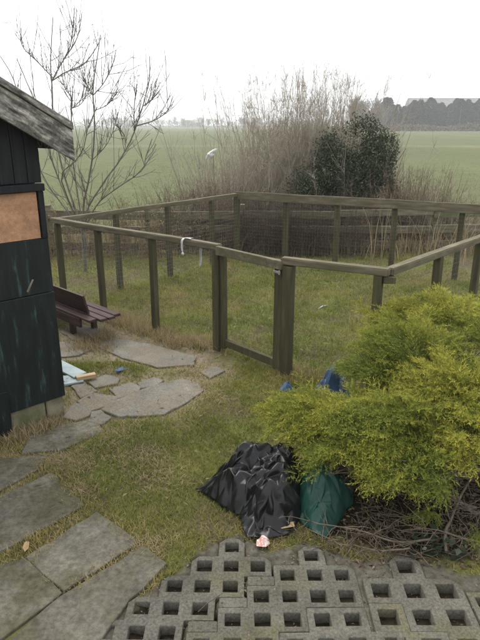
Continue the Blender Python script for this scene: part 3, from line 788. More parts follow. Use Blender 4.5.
o = ribbon([Vector(q) for q in ((0, 0, .03), (.004, .012, .0), (-.002, .004, -.03), (.004, .010, -.10), (-.012, .004, -.17))], da, [.009, .014, .012, .013, .010], 'plastic_strip', None)
o.location = (p1.x, p1.y, .92); tag(o, 'white strip dangling inside the wire left of the gate', 'strap')

# ------------------------------------------------------------------ foliage: sprays for the juniper
def make_spray(seed):
    rg = np.random.default_rng(seed); V = []; T = []
    def needle(p, d, L, wd, t):
        s_ = np.cross(d, rg.normal(size=3)); s_ /= np.linalg.norm(s_) + 1e-9
        V.extend([p + s_ * wd, p - s_ * wd, p + d * L]); T.extend([t, t, min(1, t + .12)])
    nT = 19; L0 = 1.0
    for i in range(nT):
        a = .12 + .88 * i / (nT - 1)
        root = np.array([a, .05 * math.sin(a * 5 + seed), .16 * a - .26 * a * a])
        sd_ = 1 if i % 2 else -1
        if i == nT - 1: d = np.array([1, 0, -.25])
        else: d = np.array([.85, sd_ * rg.uniform(.45, 1.0), rg.uniform(-.1, .5)])
        d = d / np.linalg.norm(d); ln = (.42 - .22 * a) * rg.uniform(.75, 1.2); n = 14
        for j in range(n):
            q = (j + .5) / n; p = root + d * ln * q + np.array([0, 0, -.10 * q * q])
            nd = d + rg.normal(0, .7, 3); nd /= np.linalg.norm(nd)
            needle(p, nd, rg.uniform(.05, .095), rg.uniform(.0055, .0085), np.clip(.24 + .32 * a + .26 * q + rg.normal(0, .10), 0, 1))
        needle(root, d, ln, .006, .2)
    return np.array(V), np.array(T)
sprays = [make_spray(s) for s in range(6)]
def place_sprays(pos, dirs, scale, tshift, tmul=1.0):
    VV = []; TT = []
    k = rng.integers(0, len(sprays), len(pos)); dirs = nrm(dirs)
    up = nrm(np.array([0, 0, 1.]) + rng.normal(0, .35, (len(pos), 3)))
    y = nrm(np.cross(up, dirs)); z = np.cross(dirs, y)
    for s_ in range(len(sprays)):
        m = k == s_
        if not m.any(): continue
        V, T = sprays[s_]
        Rm = np.stack([dirs[m], y[m], z[m]], -1)
        VV.append((np.einsum('nij,vj->nvi', Rm, V) * scale[m][:, None, None] + pos[m][:, None]).reshape(-1, 3))
        TT.append((T[None] * tmul + tshift[m][:, None]).ravel())
    return np.concatenate(VV), np.concatenate(TT)
jun = empty('juniper_bush', (JB.x, JB.y, 0)); tag(jun, 'spreading golden-green juniper bush over the lattice pavers', 'bush')
jo = np.array([JB.x, JB.y, 0])
#      centre (px, py, Y)      radii             n  tint
lobes = [((308, 421, 3.08), (.21, .22, .12), 190, .16), ((345, 424, 3.02), (.26, .25, .13), 210, .06), ((385, 432, 2.88), (.32, .28, .18), 330, -.05),
         ((384, 374, 3.45), (.22, .24, .12), 170, -.06), ((412, 352, 3.55), (.34, .30, .17), 290, .0), ((445, 318, 4.0), (.40, .30, .14), 260, -.05), ((395, 318, 4.05), (.20, .2, .08), 70, .0),
         ((455, 398, 3.12), (.36, .32, .20), 330, -.04), ((482, 440, 2.75), (.26, .26, .16), 200, -.02), ((350, 458, 2.72), (.22, .18, .12), 140, -.08), ((410, 474, 2.58), (.22, .18, .10), 110, -.12),
         ((540, 350, 3.5), (.5, .5, .28), 260, 0), ((560, 420, 2.9), (.45, .4, .22), 180, 0), ((423, 517, 2.42), (.06, .05, .05), 12, -.05), ((475, 540, 2.3), (.06, .05, .06), 10, -.02)]
fp, fd, fs, ft_ = [], [], [], []
wood = TubeSet()
rootp = np.array([JB.x, JB.y, .03])
def branch(p0, p1, lift, r0, r1, K=9):
    t = np.linspace(0, 1, K)[:, None]; p0 = np.asarray(p0); p1 = np.asarray(p1)
    P = p0 + (p1 - p0) * t + np.array([0, 0, 1.]) * lift * np.sin(t * np.pi) + np.cumsum(rng.normal(0, .008, (K, 3)), 0)
    return P, np.linspace(r0, r1, K)
for (c, rad, n, tint) in lobes:
    ctr = np.array(at(*c)); rad = np.array(rad)
    d = nrm(rng.normal(size=(n, 3))); d[:, 2] = np.where(d[:, 2] < -.25, -d[:, 2] * .6, d[:, 2]); d = nrm(d)
    depth = rng.uniform(.35, 1.0, n) ** .6
    lump = 1 + .30 * (vnoise(d[:, 0] * 2 + c[0], d[:, 1] * 2 + d[:, 2], 1.3) - .5) * 2
    pos = ctr + d * rad * (depth * lump)[:, None]
    out = nrm(ctr - rootp) * np.array([1, 1, .3])
    dirs = nrm(d * np.array([1, 1, .4]) + out * .9 + rng.normal(0, .25, (n, 3)) + np.array([0, 0, .10]))
    small = rad[0] < .1
    gapn = vnoise(pos[:, 0] * 1.0 + pos[:, 1] * .6, pos[:, 2] * 2.6 + pos[:, 1], 7, 3)
    kp = (gapn > .33) | small; pos, dirs, d = pos[kp], dirs[kp], d[kp]; n = len(pos)
    sc = rng.uniform(.14, .30, n) * (.45 if small else 1)
    fp.append(pos - dirs * sc[:, None] * .6); fd.append(dirs); fs.append(sc); ft_.append(tint + (vnoise(pos[:, 0], pos[:, 1], 5) - .5) * .5 + rng.normal(0, .05, n) + .02)
    if small: continue
    for k in range(4):
        hub = ctr + rng.normal(0, .3, 3) * rad * np.array([1, 1, .4]); hub[2] = max(hub[2] - rad[2] * .6, .06)
        P, rr = branch(rootp + np.array([*rng.normal(0, .1, 2), 0]), hub, .05, .014, .006); wood.add(P[None], rr[None], 5)
        sel = rng.integers(0, n, min(n, 14))
        ends = pos[sel]; Ps = []
        for e in ends:
            s0 = P[rng.integers(5, 9)]; q, r2 = branch(s0, e, .02, .004, .0015, 6); Ps.append(q)
        wood.add(np.array(Ps), np.tile(np.linspace(.004, .0014, 6), (len(Ps), 1)), 3)
fp = np.concatenate(fp); fd = np.concatenate(fd); fs = np.concatenate(fs); ft_ = np.concatenate(ft_)
V, T = place_sprays(fp, fd, fs, ft_)
o = link('foliage', np_mesh('juniper_foliage', V - jo, np.arange(len(V)).reshape(-1, 3), T), M['juniper'], jun); tag(o, kind='stuff')
# bare dead limbs low down at the front
def limb(pxs, r0, r1):
    P = np.array([at(*q) for q in pxs]); 
    t = np.linspace(0, len(P) - 1, 14); i = np.minimum(t.astype(int), len(P) - 2); f = (t - i)[:, None]
    Q = P[i] * (1 - f) + P[i + 1] * f; Q[1:-1] = (Q[:-2] + Q[1:-1] * 2 + Q[2:]) / 4; Q += np.cumsum(rng.normal(0, .003, Q.shape), 0)
    Q[:, 2] = np.maximum(Q[:, 2], .02)
    wood.add(Q[None], np.linspace(r0, r1, 14)[None], 5); return Q
mains = [limb([(476, 508, 2.62), (455, 500, 2.6), (432, 478, 2.62), (405, 466, 2.62), (385, 470, 2.6)], .010, .004),
         limb([(478, 515, 2.58), (450, 500, 2.6), (425, 480, 2.64), (395, 475, 2.6)], .009, .003),
         limb([(447, 552, 2.28), (446, 540, 2.34), (452, 520, 2.42), (458, 508, 2.48), (464, 493, 2.55), (478, 470, 2.6)], .008, .006),
         limb([(458, 506, 2.5), (472, 512, 2.45), (490, 515, 2.42)], .006, .004),
         limb([(490, 545, 2.3), (462, 541, 2.3), (440, 530, 2.32), (415, 528, 2.35)], .006, .002),
         limb([(430, 540, 2.35), (400, 545, 2.33), (370, 530, 2.4), (340, 525, 2.42), (312, 520, 2.45)], .006, .0025),
         limb([(410, 548, 2.3), (380, 551, 2.3), (350, 545, 2.32), (330, 540, 2.34)], .005, .002)]
for Q in mains:
    n = 16; s0 = Q[rng.integers(3, 14, n)]; dd = nrm(rng.normal(size=(n, 3)) + np.array([-.7, -.3, .2])); L = rng.uniform(.06, .22, n)
    t = np.linspace(0, 1, 5)
    P = s0[:, None] + dd[:, None] * (L[:, None] * t)[..., None] + np.cumsum(rng.normal(0, .006, (n, 5, 3)), 1)
    P[..., 2] = np.maximum(P[..., 2], .015)
    wood.add(P, np.tile(np.linspace(.003, .001, 5), (n, 1)), 3)
wm = wood.mesh('juniper_wood'); 
o = link('branches', wm, M['juniper_bark'], jun); o.location = (-JB.x, -JB.y, 0)

# litter under the bush: dead twigs and brown needles
n = 1700
lx = rng.uniform(.15, 2.0, n); ly = rng.uniform(2.18, 3.6, n)
keep = (poly_dist(lx, ly, [(.25, 2.45), (1.9, 2.3), (1.9, 3.5), (.4, 3.2)]) < .06) | in_poly(lx, ly, [(.25, 2.45), (.6, 2.3), (1.9, 2.2), (1.9, 3.5), (.4, 3.2)])
keep &= np.hypot((lx - pg.x) / .2, (ly - pg.y) / .22) > 1
lx, ly = lx[keep], ly[keep]; n = len(lx); a = rng.uniform(0, 6.3, n); L = rng.uniform(.05, .22, n)
t = np.linspace(-.5, .5, 4)
P = np.stack([lx[:, None] + np.cos(a)[:, None] * L[:, None] * t, ly[:, None] + np.sin(a)[:, None] * L[:, None] * t, np.repeat((.012 + rng.random(n) ** 2 * .06)[:, None], 4, 1)], -1)
P += np.cumsum(rng.normal(0, .006, P.shape), 1); P[..., 2] = np.maximum(P[..., 2], ground_z(P[..., 0].ravel(), P[..., 1].ravel()).reshape(P.shape[:2]) + .004)
ts = TubeSet().add(P, np.repeat(rng.uniform(.0009, .0026, n)[:, None], 4, 1), 3)
o = link('dead_twigs', ts.mesh('dead_twigs'), M['juniper_bark']); tag(o, 'brown dead twigs littering the soil under the juniper', 'twigs', kind='stuff')
def chips(n, xs, ys, size, lift=.012):
    """small curled leaf flakes lying about -> V, F, tint"""
    c = np.stack([xs, ys, ground_z(xs, ys) + lift * rng.random(n)], -1); a = rng.uniform(0, 6.3, n); e = nrm(np.stack([np.cos(a), np.sin(a), rng.normal(0, .3, n)], -1))
    up = nrm(np.stack([rng.normal(0, .35, n), rng.normal(0, .35, n), np.ones(n)], -1)); f = nrm(np.cross(up, e)); s_ = rng.uniform(.4, 1, n)[:, None] * size
    V = np.stack([c - e * s_, c + f * s_ * .45 + up * s_ * .2, c + e * s_, c - f * s_ * .45 + up * s_ * .2], 1).reshape(-1, 3)
    return V, np.arange(n * 4).reshape(-1, 4), np.repeat(rng.random(n), 4)
n = 5000; xs_ = rng.uniform(.1, 2.0, n); ys_ = rng.uniform(2.2, 3.6, n); k = in_poly(xs_, ys_, [(.2, 2.5), (.4, 2.33), (.62, 2.2), (.8, 2.28), (1.05, 2.15), (1.9, 2.1), (1.9, 3.5), (.4, 3.3)])
V, F, T = chips(k.sum(), xs_[k], ys_[k], .018)
o = link('leaf_litter', np_mesh('leaf_litter', V, F, T), M['litter']); tag(o, 'brown leaf litter covering the soil under the juniper', 'leaf litter', kind='stuff')
# crumbs in the paver holes and on the pavers and slabs
n = 1500; xs_ = rng.uniform(-.9, 1.3, n); ys_ = rng.uniform(1.6, 2.5, n); k = in_poly(xs_, ys_, paver_zone)
V, F, T = chips(k.sum(), xs_[k], ys_[k], .010)
n2_ = 130; xs_ = rng.uniform(-1.3, 1.2, n2_); ys_ = rng.uniform(1.75, 3.6, n2_)
V2, F2, T2 = chips(n2_, xs_, ys_, .007); zt = V2[:, 2].reshape(-1, 4); V2[:, 2] = (.026 + (zt - zt.min(1, keepdims=True))).ravel()
V = np.concatenate([V, V2]); F = np.concatenate([F, F2 + len(T)]); T = np.concatenate([T, T2])
o = link('plant_debris', np_mesh('plant_debris', V, F, T), M['litter']); tag(o, 'brown plant crumbs scattered over pavers and slabs', 'debris', kind='stuff')
n = 500; xs_ = rng.uniform(-2, 2, n); ys_ = rng.uniform(2.3, 8.5, n)
V, F, T = chips(n, xs_, ys_, .022, .03); V[:, 2] += .018
o = link('dead_leaves', np_mesh('dead_leaves', V, F, T), M['litter']); tag(o, 'brown dead leaves scattered over the lawn', 'leaves', kind='stuff')
# one clear leaf and a few sticks
pl = gp(27, 551); mb = MB(); mb.add([(-.04, 0, .004), (-.02, .014, .012), (.02, .012, .010), (.045, 0, .002), (.02, -.012, .008), (-.02, -.014, .006), (0, 0, .0)], [(0, 6, 1), (1, 6, 2), (2, 6, 3), (3, 6, 4), (4, 6, 5), (5, 6, 0)])
prop('fallen_leaf', mb, 'dead_leaf', (pl.x, pl.y, .026), (0, 0, R(100)), 'single tan fallen leaf on the joint between two slabs', 'leaf')
pa, pc = gp(198, 612, .035), gp(225, 592, .04); m_ = (pa + pc) / 2
prop('dry_stick', MB().tube([pa - m_, (pa - m_) * .3 + Vector((0, .008, .004)), pc - m_], [.0022, .002, .0012], 5), 'twig', m_, (0, 0, 0), 'thin dry stick across the holes of the lattice pavers', 'stick', smooth=True)
pa, pc = gp(318, 309, .03), gp(328, 305, .05); m_ = (pa + pc) / 2
prop('pale_stick', MB().tube([pa - m_, Vector((0, .01, .01)), pc - m_], [.006, .007, .004], 5), 'white_plastic', m_, (0, 0, 0), 'short pale stick on the grass inside the enclosure right of the gate', 'stick', smooth=True)
# ivy sprig among the litter by the right pavers
iv = empty('ivy_sprig', tuple(gp(432, 552))); V = []; T = []
ivo = np.array(gp(432, 552))
for k in range(70):
    c = ivo + np.array([rng.normal(0, .085), rng.normal(.02, .06), abs(rng.normal(.03, .03))]); a = rng.uniform(0, 6.3); e = np.array([math.cos(a), math.sin(a), rng.normal(0, .35)]); e /= np.linalg.norm(e)
    f = np.cross([rng.normal(0, .3), rng.normal(0, .3), 1], e); f /= np.linalg.norm(f); s_ = rng.uniform(.012, .024)
    V += [c - e * s_, c + f * s_ * .9 - e * s_ * .3, c + e * s_ * 1.2, c - f * s_ * .9 - e * s_ * .3]; T += [rng.random()] * 4
V = np.array(V) - ivo; link('leaves', np_mesh('ivy_leaves', V, np.arange(len(V)).reshape(-1, 4), np.array(T)), M['ivy'], iv)
tag(iv, 'dark green ivy sprig at the edge of the right pavers', 'plant')

# ------------------------------------------------------------------ grass
def blades(x, y, z, L, wd, lean, tint, tipgain=.12):
    n = len(x); a = rng.uniform(0, 2 * np.pi, n); la = rng.uniform(0, 2 * np.pi, n)
    s_ = np.stack([np.cos(a), np.sin(a), np.zeros(n)], -1) * (wd / 2)[:, None]
    ld = np.stack([np.cos(la), np.sin(la), np.zeros(n)], -1) * (lean * L)[:, None]
    base = np.stack([x, y, z - .004], -1); h = np.stack([np.zeros(n), np.zeros(n), L * np.sqrt(np.maximum(1 - lean ** 2, .05))], -1)
    mid = base + h * .55 + ld * .3; tip = base + h + ld
    V = np.stack([base - s_, base + s_, mid + s_ * .8, mid - s_ * .8, tip], 1).reshape(-1, 3)
    i0 = np.arange(n)[:, None] * 5
    F = np.concatenate([i0 + np.array([[0, 1, 2]]), i0 + np.array([[0, 2, 3]]), i0 + np.array([[3, 2, 4]])], 0)
    T = np.stack([tint, tint, tint + tipgain * .5, tint + tipgain * .5, tint + tipgain], 1).ravel()
    return V, F, T
stone_polys = slabs + crazy
def lawn(n, x0, x1, y0, y1, L0, L1, inside):
    x = rng.uniform(x0, x1, n); y = rng.uniform(y0, y1, n)
    # view cone with margin
    k = np.abs(x) < .46 * (y * CP + 2 * SP) + .25
    k &= ~in_poly(x, y, shed_poly) & ~in_poly(x, y, paver_zone)
    e = in_poly(x, y, enclosure_poly); k &= e if inside else ~e
    x, y = x[k], y[k]
    dm = np.full(len(x), 9.); inside_s = np.zeros(len(x), bool)
    for q in stone_polys:
        dm = np.minimum(dm, poly_dist(x, y, q)); inside_s |= in_poly(x, y, q)
    # the lawn creeps a little over the stones
    creep = vnoise(x, y, 9, 4) * .10 - .03
    k = (~inside_s) | (dm < creep)
    jd = np.hypot((x - 1.15) / .95, (y - 2.95) / .72); k &= (jd > 1) | (rng.random(len(x)) < .06)
    bd_ = np.hypot((x - pb.x - .03) / .26, (y - pb.y - .02) / .17); k &= bd_ > .8
    dens = .35 + .65 * vnoise(x, y, 3.5, 1); dc = np.full(len(x), 9.)
    for q in crazy: dc = np.minimum(dc, poly_dist(x, y, q))
    dens = dens * np.clip(.22 + dc / .28, 0, 1)
    k &= rng.random(len(x)) < dens
    x, y, dm = x[k], y[k], dm[k]; n = len(x)
    patch = vnoise(x, y, 1.5, 2) * .55 + vnoise(x, y, 4.5, 6) * .35 + vnoise(x, y, 13, 8) * .25
    straw = np.clip(1 - dm / .22, 0, 1) * .16
    fence = np.minimum(seg_dist(x, y, A, GL), seg_dist(x, y, GR, D_)); straw += np.clip(1 - fence / .28, 0, 1) * .30
    tint = patch * .78 - (.17 if inside else .11) + straw + rng.normal(0, .13, n)
    L = rng.uniform(L0, L1, n) * (.6 + .8 * vnoise(x, y, 6, 9)) * (1 + .9 * np.clip(1 - fence / .22, 0, 1))
    lean = np.clip(rng.normal(.66, .24, n), .05, .97)
    return blades(x, y, ground_z(x, y), L, rng.uniform(.0022, .0045, n) * (1 + .12 * y), lean, tint)
parts = [lawn(250000, -2.2, 2.2, 2.0, 4.7, .018, .048, False), lawn(75000, -3.4, 3.2, 4.7, 9.2, .025, .07, False), lawn(150000, -2.1, 3.7, 4.0, 9.0, .025, .085, True)]
def join(parts):
    o_ = 0; VV, FF, TT = [], [], []
    for V, F, T in parts: VV.append(V); FF.append(F + o_); TT.append(T); o_ += len(V)
    return np.concatenate(VV), np.concatenate(FF), np.concatenate(TT)
tx_ = rng.uniform(-1.3, 1.4, 110); ty_ = rng.uniform(2.4, 8.4, 110); okk = ~in_poly(tx_, ty_, paver_zone) & ~in_poly(tx_, ty_, shed_poly) & (np.hypot((tx_ - 1.15) / .95, (ty_ - 2.95) / .72) > 1)
for q in stone_polys: okk &= ~in_poly(tx_, ty_, q) & (poly_dist(tx_, ty_, q) > .06)
tx_, ty_ = tx_[okk], ty_[okk]; tn = 60; bxx = np.repeat(tx_, tn) + rng.normal(0, .022, len(tx_) * tn); byy = np.repeat(ty_, tn) + rng.normal(0, .022, len(tx_) * tn); m_ = len(bxx)
parts.append(blades(bxx, byy, ground_z(bxx, byy), rng.uniform(.025, .065, m_), rng.uniform(.003, .005, m_), np.clip(rng.normal(.5, .25, m_), .05, .95), np.repeat(rng.uniform(-.05, .35, len(tx_)), tn) + rng.normal(0, .08, m_)))
V, F, T = join(parts)
o = link('lawn_grass', np_mesh('lawn_grass', V, F, T), M['grass']); tag(o, 'short mossy winter grass over the lawn', 'grass', kind='stuff')
# straw-coloured tufts along the near side of the enclosure, the path and the far fence
def tufts(spots, per, L0, L1, spread, tint0):
    out = []
    for (x, y, s_) in spots:
        n = int(per * s_); xx = x + rng.normal(0, spread, n); yy = y + rng.normal(0, spread, n)
        out.append((xx, yy, rng.uniform(L0, L1, n) * (.6 + .5 * s_)))
    x = np.concatenate([q[0] for q in out]); y = np.concatenate([q[1] for q in out]); L = np.concatenate([q[2] for q in out])
    n = len(x)
    return blades(x, y, ground_z(x, y), L, rng.uniform(.003, .006, n), np.clip(rng.normal(.6, .28, n), .05, .98), rng.random(n) * .8 + tint0)
sp = []
for k in range(60):
    q = A.lerp(GL, rng.uniform(.1, .97)); sp.append((q.x + rng.normal(-.04, .06), q.y + rng.normal(-.05, .06), rng.uniform(.4, 1)))
for k in range(18): q = gp(rng.uniform(66, 112), rng.uniform(333, 352)); sp.append((q.x, q.y, rng.uniform(.3, .8)))
for k in range(26): q = gp(rng.uniform(0, 56), 0); t = rng.random(); q = gp(4 + 60 * t, 441 - 22 * t); sp.append((q.x, q.y - .02, rng.uniform(.15, .4)))
for k in range(14): q = GR.lerp(D_, rng.uniform(.1, .9)); sp.append((q.x + rng.normal(0, .05), q.y + rng.normal(.05, .05), rng.uniform(.3, .7)))
p1_ = tufts(sp, 150, .05, .13, .05, .1)
# flat straw mats at the corners of the slabs
def mats(spots, n):
    x = np.concatenate([rng.normal(p[0], p[2], n) for p in spots]); y = np.concatenate([rng.normal(p[1], p[2] * .8, n) for p in spots]); m = len(x)
    return blades(x, y, ground_z(x, y) + .012, rng.uniform(.02, .05, m), rng.uniform(.002, .004, m), np.clip(rng.normal(.9, .07, m), .6, .99), .25 + rng.random(m) * .6)
p2_ = mats([(*gp(*q)[:2], s_) for q, s_ in (((75, 470), .07), ((90, 455), .10), ((110, 437), .09), ((60, 463), .06), ((84, 490), .05), ((150, 548), .06), ((205, 385), .09), ((190, 372), .08), ((120, 430), .10), ((140, 460), .10), ((210, 400), .10), ((160, 480), .12), ((48, 460), .05))], 520)
V, F, T = join([p1_, p2_])
o = link('dry_grass', np_mesh('dry_grass', V, F, T), M['dry_grass']); tag(o, 'straw coloured dead grass along fence foot and slab edges', 'dry grass', kind='stuff')
# tall dry stalks beyond and in front of the board fence on the right
n = 320; x = rng.uniform(1.9, 5.0, n); y = rng.uniform(8.4, 11.5, n); k = (~in_poly(x, y, enclosure_poly)) | (rng.random(n) < .25); x, y = x[k], y[k]; n = len(x)
q1 = blades(x, y, ground_z(x, y), rng.uniform(.4, 1.15, n), rng.uniform(.006, .012, n), np.clip(rng.normal(.3, .2, n), .02, .9), rng.random(n))
n = 6000; x = rng.uniform(-5, 5.5, n); y = 9.3 + np.abs(rng.normal(0, 1.0, n)) * 1.2 - .25
q2 = blades(x, y, ground_z(x, y), rng.uniform(.12, .5, n), rng.uniform(.006, .011, n), np.clip(rng.normal(.5, .25, n), .05, .95), rng.random(n) * .7)
V, F, T = join([q1, q2]); o = link('tall_dry_grass', np_mesh('tall_dry_grass', V, F, T), M['dry_grass']); tag(o, 'tall bleached dead grass along the field boundary', 'dry grass', kind='stuff')
n = 35000; y = 10.5 + rng.random(n) ** 1.7 * 45; x = rng.uniform(-.5, .5, n) * (y * 1.0 + 2)
V, F, T = blades(x, y, np.zeros(n), rng.uniform(.02, .06, n), rng.uniform(.007, .012, n), np.clip(rng.normal(.6, .2, n), .1, .95), .08 + vnoise(x, y, .35, 3) * .25 + rng.normal(.0, .05, n), .05)
o = link('field_grass', np_mesh('field_grass', V, F, T), M['grass']); tag(o, 'green pasture grass of the open field', 'grass', kind='stuff')

# ------------------------------------------------------------------ bare shrubs
def shrub_stems(n, cx, cy, sx, sy, h0, h1, spread, r0, twigs, lean=(0, 0), K=8, tw_len=.35, upness=1.0):
    bx = rng.normal(cx, sx, n); by = rng.normal(cy, sy, n); H = rng.uniform(h0, h1, n)
    t = np.linspace(0, 1, K)
    dirx = (bx - cx) / max(sx, .01) * spread + rng.normal(lean[0], .10, n); diry = (by - cy) / max(sy, .01) * spread * .6 + rng.normal(lean[1], .10, n)
    P = np.stack([bx[:, None] + dirx[:, None] * H[:, None] * t ** 1.4, by[:, None] + diry[:, None] * H[:, None] * t ** 1.4, -.03 + H[:, None] * t], -1)
    P += np.cumsum(rng.normal(0, .022, P.shape), 1) * (H[:, None, None] / 2)
    Rr = r0 * rng.uniform(.6, 1.2, n)[:, None] * (1 - .82 * t)
    ts = TubeSet().add(P, Rr, 3)
    m = n * twigs; si = rng.integers(0, n, m); ki = rng.integers(2, K - 1, m)
    s0 = P[si, ki]; ax = nrm(P[si, ki + 1] - P[si, ki])
    d = nrm(ax * upness + rng.normal(0, .42, (m, 3))); L = rng.uniform(.3, 1, m) * tw_len * (H[si] / 2) * (1.2 - ki / K)
    tt = np.linspace(0, 1, 4)
    Q = s0[:, None] + d[:, None] * (L[:, None] * tt)[..., None] + np.array([0, 0, .12])[None, None] * (L[:, None] * tt ** 2)[..., None] + np.cumsum(rng.normal(0, .012, (m, 4, 3)), 1)
    ts.add(Q, np.tile(r0 * .32 * np.linspace(1, .45, 4), (m, 1)), 3)
    m2 = m * 2; si = rng.integers(0, m, m2); s0 = Q[si, rng.integers(1, 4, m2)]; d = nrm(nrm(Q[si, 3] - Q[si, 0]) + rng.normal(0, .5, (m2, 3))); L2 = L[si] * rng.uniform(.2, .5, m2)
    Q2 = s0[:, None] + d[:, None] * (L2[:, None] * np.linspace(0, 1, 3))[..., None]
    ts.add(Q2, np.tile(r0 * .22 * np.linspace(1, .5, 3), (m2, 1)), 3)
    return ts, P, Q
def shrub(name, label, mat, *a, group=None, **k):
    cx, cy = a[1], a[2]
    ts, P, Q = shrub_stems(*a, **k)
    e = empty(name, (cx, cy, 0)); me = ts.mesh(name)
    o = link('stems', me, M[mat], e); o.location = (-cx, -cy, 0); tag(e, label, 'shrub', group); return e, P, Q
def bx_(px, Y): return (px - 240) / FPX * (Y * CP + .3)
shrub('bare_thicket', 'tall pale leafless thicket of upright stems in the middle behind the fence', 'reed_stem', 430, bx_(305, 12), 12.0, .72, .5, 1.4, 3.4, .05, .008, 20, tw_len=.5, upness=.8)
shrub('bare_thicket', 'pale leafless thicket on the left flank of the tallest stems', 'reed_stem', 320, bx_(240, 11.6), 11.5, .5, .4, .6, 1.75, .10, .008, 18, tw_len=.55, upness=.7)
shrub('bare_thicket', 'thin leafless thicket rising behind the dark evergreen bush', 'reed_stem', 170, bx_(330, 13), 13.0, .45, .5, 1.2, 2.6, .06, .009, 16, tw_len=.5, upness=.8)
shrub('bramble_patch', 'low brown bramble tangle left of the pale thicket', 'bramble', 260, bx_(203, 10.6), 10.5, .5, .4, .5, 1.2, .12, .007, 10, tw_len=.7, upness=.6)
shrub('bramble_patch', 'reddish brown bramble tangle right of the dark evergreen bush', 'bramble', 280, bx_(410, 10.8), 10.6, .45, .4, .7, 1.4, .10, .007, 11, tw_len=.6, upness=.7)
shrub('bramble_patch', 'dark bramble tangle low behind the far rail in the middle', 'dark_bramble', 480, bx_(275, 9.9), 9.85, 1.2, .25, .4, 1.0, .10, .007, 11, tw_len=.8, upness=.5)
shrub('bramble_patch', 'dead bramble tangle in front of the boards at the far corner of the enclosure', 'dark_bramble', 330, .75, 9.12, .75, .05, .3, .95, .06, .006, 12, tw_len=.8, upness=.5)
shrub('bramble_patch', 'brown bramble tangle below the dark evergreen bush', 'dark_bramble', 420, bx_(365, 9.9), 9.85, .9, .22, .4, .95, .10, .007, 11, tw_len=.8, upness=.5)
shrub('bramble_patch', 'sparse dead tangle at the right end of the board fence', 'reed_stem', 130, bx_(455, 10), 10.1, .6, .4, .5, 1.3, .10, .006, 8, tw_len=.6, upness=.7)

# ------------------------------------------------------------------ dark evergreen bush
ec = Vector((bx_(342, 10.9), 10.9, 0)); eb = empty('evergreen_bush', ec); eb.scale = (1.1, 1.1, 1.06); tag(eb, 'dense dark evergreen bush standing in the leafless thicket', 'bush')
cl = [((.05, 0, 1.0), (.62, .5, .75)), ((-.5, -.1, .75), (.42, .4, .55)), ((.45, .0, 1.25), (.42, .4, .5)), ((.30, .1, 1.7), (.32, .3, .38)), ((.62, 0, .75), (.35, .35, .5)), ((-.15, .1, 1.45), (.34, .3, .35)), ((-.72, 0, .45), (.3, .3, .4)), ((.72, .05, 1.5), (.22, .25, .3))]
VV, TT = [], []
for c, r_ in cl:
    n = int(9500 * r_[0] * r_[2] / .3); d = nrm(rng.normal(size=(n, 3))); rr = rng.uniform(.45, 1.08, n) * (.78 + .5 * vnoise(d[:, 0] * 3 + c[0] * 7, d[:, 1] * 3 + d[:, 2] * 3, 1))
    p = np.array(c) + d * np.array(r_) * rr[:, None]; p = p[p[:, 2] > .02]; n = len(p)
    gap = vnoise(p[:, 0] * 4, p[:, 2] * 4 + p[:, 1] * 3, 1, 3) > .30; p = p[gap]; n = len(p)
    e = nrm(rng.normal(size=(n, 3)) + np.array([0, 0, -.2])); f = nrm(np.cross(e, rng.normal(size=(n, 3)))); s_ = rng.uniform(.010, .025, n)[:, None]
    VV.append(np.stack([p - e * s_, p + f * s_ * .5, p + e * s_, p - f * s_ * .5], 1).reshape(-1, 3)); TT.append(np.repeat(rng.random(n), 4))
V = np.concatenate(VV); T = np.concatenate(TT); link('foliage', np_mesh('evergreen_foliage', V, np.arange(len(V)).reshape(-1, 4), T), M['evergreen'], eb)
ts = TubeSet()
for c, r_ in cl:
    for k in range(3):
        P, rr = branch(np.array([rng.normal(0, .08), rng.normal(0, .06), -.05]), np.array(c) + rng.normal(0, .12, 3), .02, .03, .006); ts.add(P[None], rr[None], 5)
link('trunk', ts.mesh('evergreen_wood'), M['bark'], eb)

# ------------------------------------------------------------------ bare young tree on the left
TY = 7.95
tb = gp(86, 274); tree = empty('bare_tree', (tb.x, tb.y, 0)); tag(tree, 'leafless young multi-stemmed tree behind the shed', 'tree')
to = np.array([tb.x, tb.y, 0])
stems = [([(86, 276, 7.95), (84, 240, 7.95), (84, 208, 7.95), (87, 190, 7.95), (92, 163, 7.95), (95, 125, 7.95), (94, 90, 7.95), (97, 65, 7.95), (101, 33, 7.95)], .024, .003),
         ([(86, 276, 7.95), (88, 245, 8.0), (88, 208, 8.05), (101, 187, 8.1), (122, 158, 8.15), (134, 133, 8.2), (144, 103, 8.25), (149, 82, 8.25), (150, 58, 8.25)], .02, .003),
         ([(87, 274, 7.95), (92, 235, 7.9), (97, 206, 7.8), (114, 190, 7.7), (141, 171, 7.6), (147, 155, 7.6), (152, 138, 7.6)], .013, .003),
         ([(84, 274, 7.95), (78, 235, 8.0), (70, 195, 8.1), (60, 160, 8.2), (53, 125, 8.2), (52, 85, 8.2), (51, 57, 8.2), (53, 18, 8.2)], .022, .003),
         ([(84, 274, 7.95), (74, 225, 7.7), (62, 180, 7.6), (74, 160, 7.55), (84, 147, 7.5), (88, 128, 7.5), (97, 105, 7.5)], .014, .003),
         ([(86, 272, 7.95), (80, 215, 8.3), (74, 160, 8.4), (72, 117, 8.5), (72, 98, 8.5), (65, 86, 8.5), (62, 64, 8.5)], .015, .003),
         ([(84, 274, 7.95), (66, 225, 8.3), (44, 180, 8.5), (24, 130, 8.6), (15, 85, 8.6), (0, 57, 8.6)], .015, .003),
         ([(84, 274, 7.95), (70, 225, 8.2), (56, 170, 8.3), (42, 120, 8.4), (30, 88, 8.4), (18, 60, 8.4)], .013, .003)]
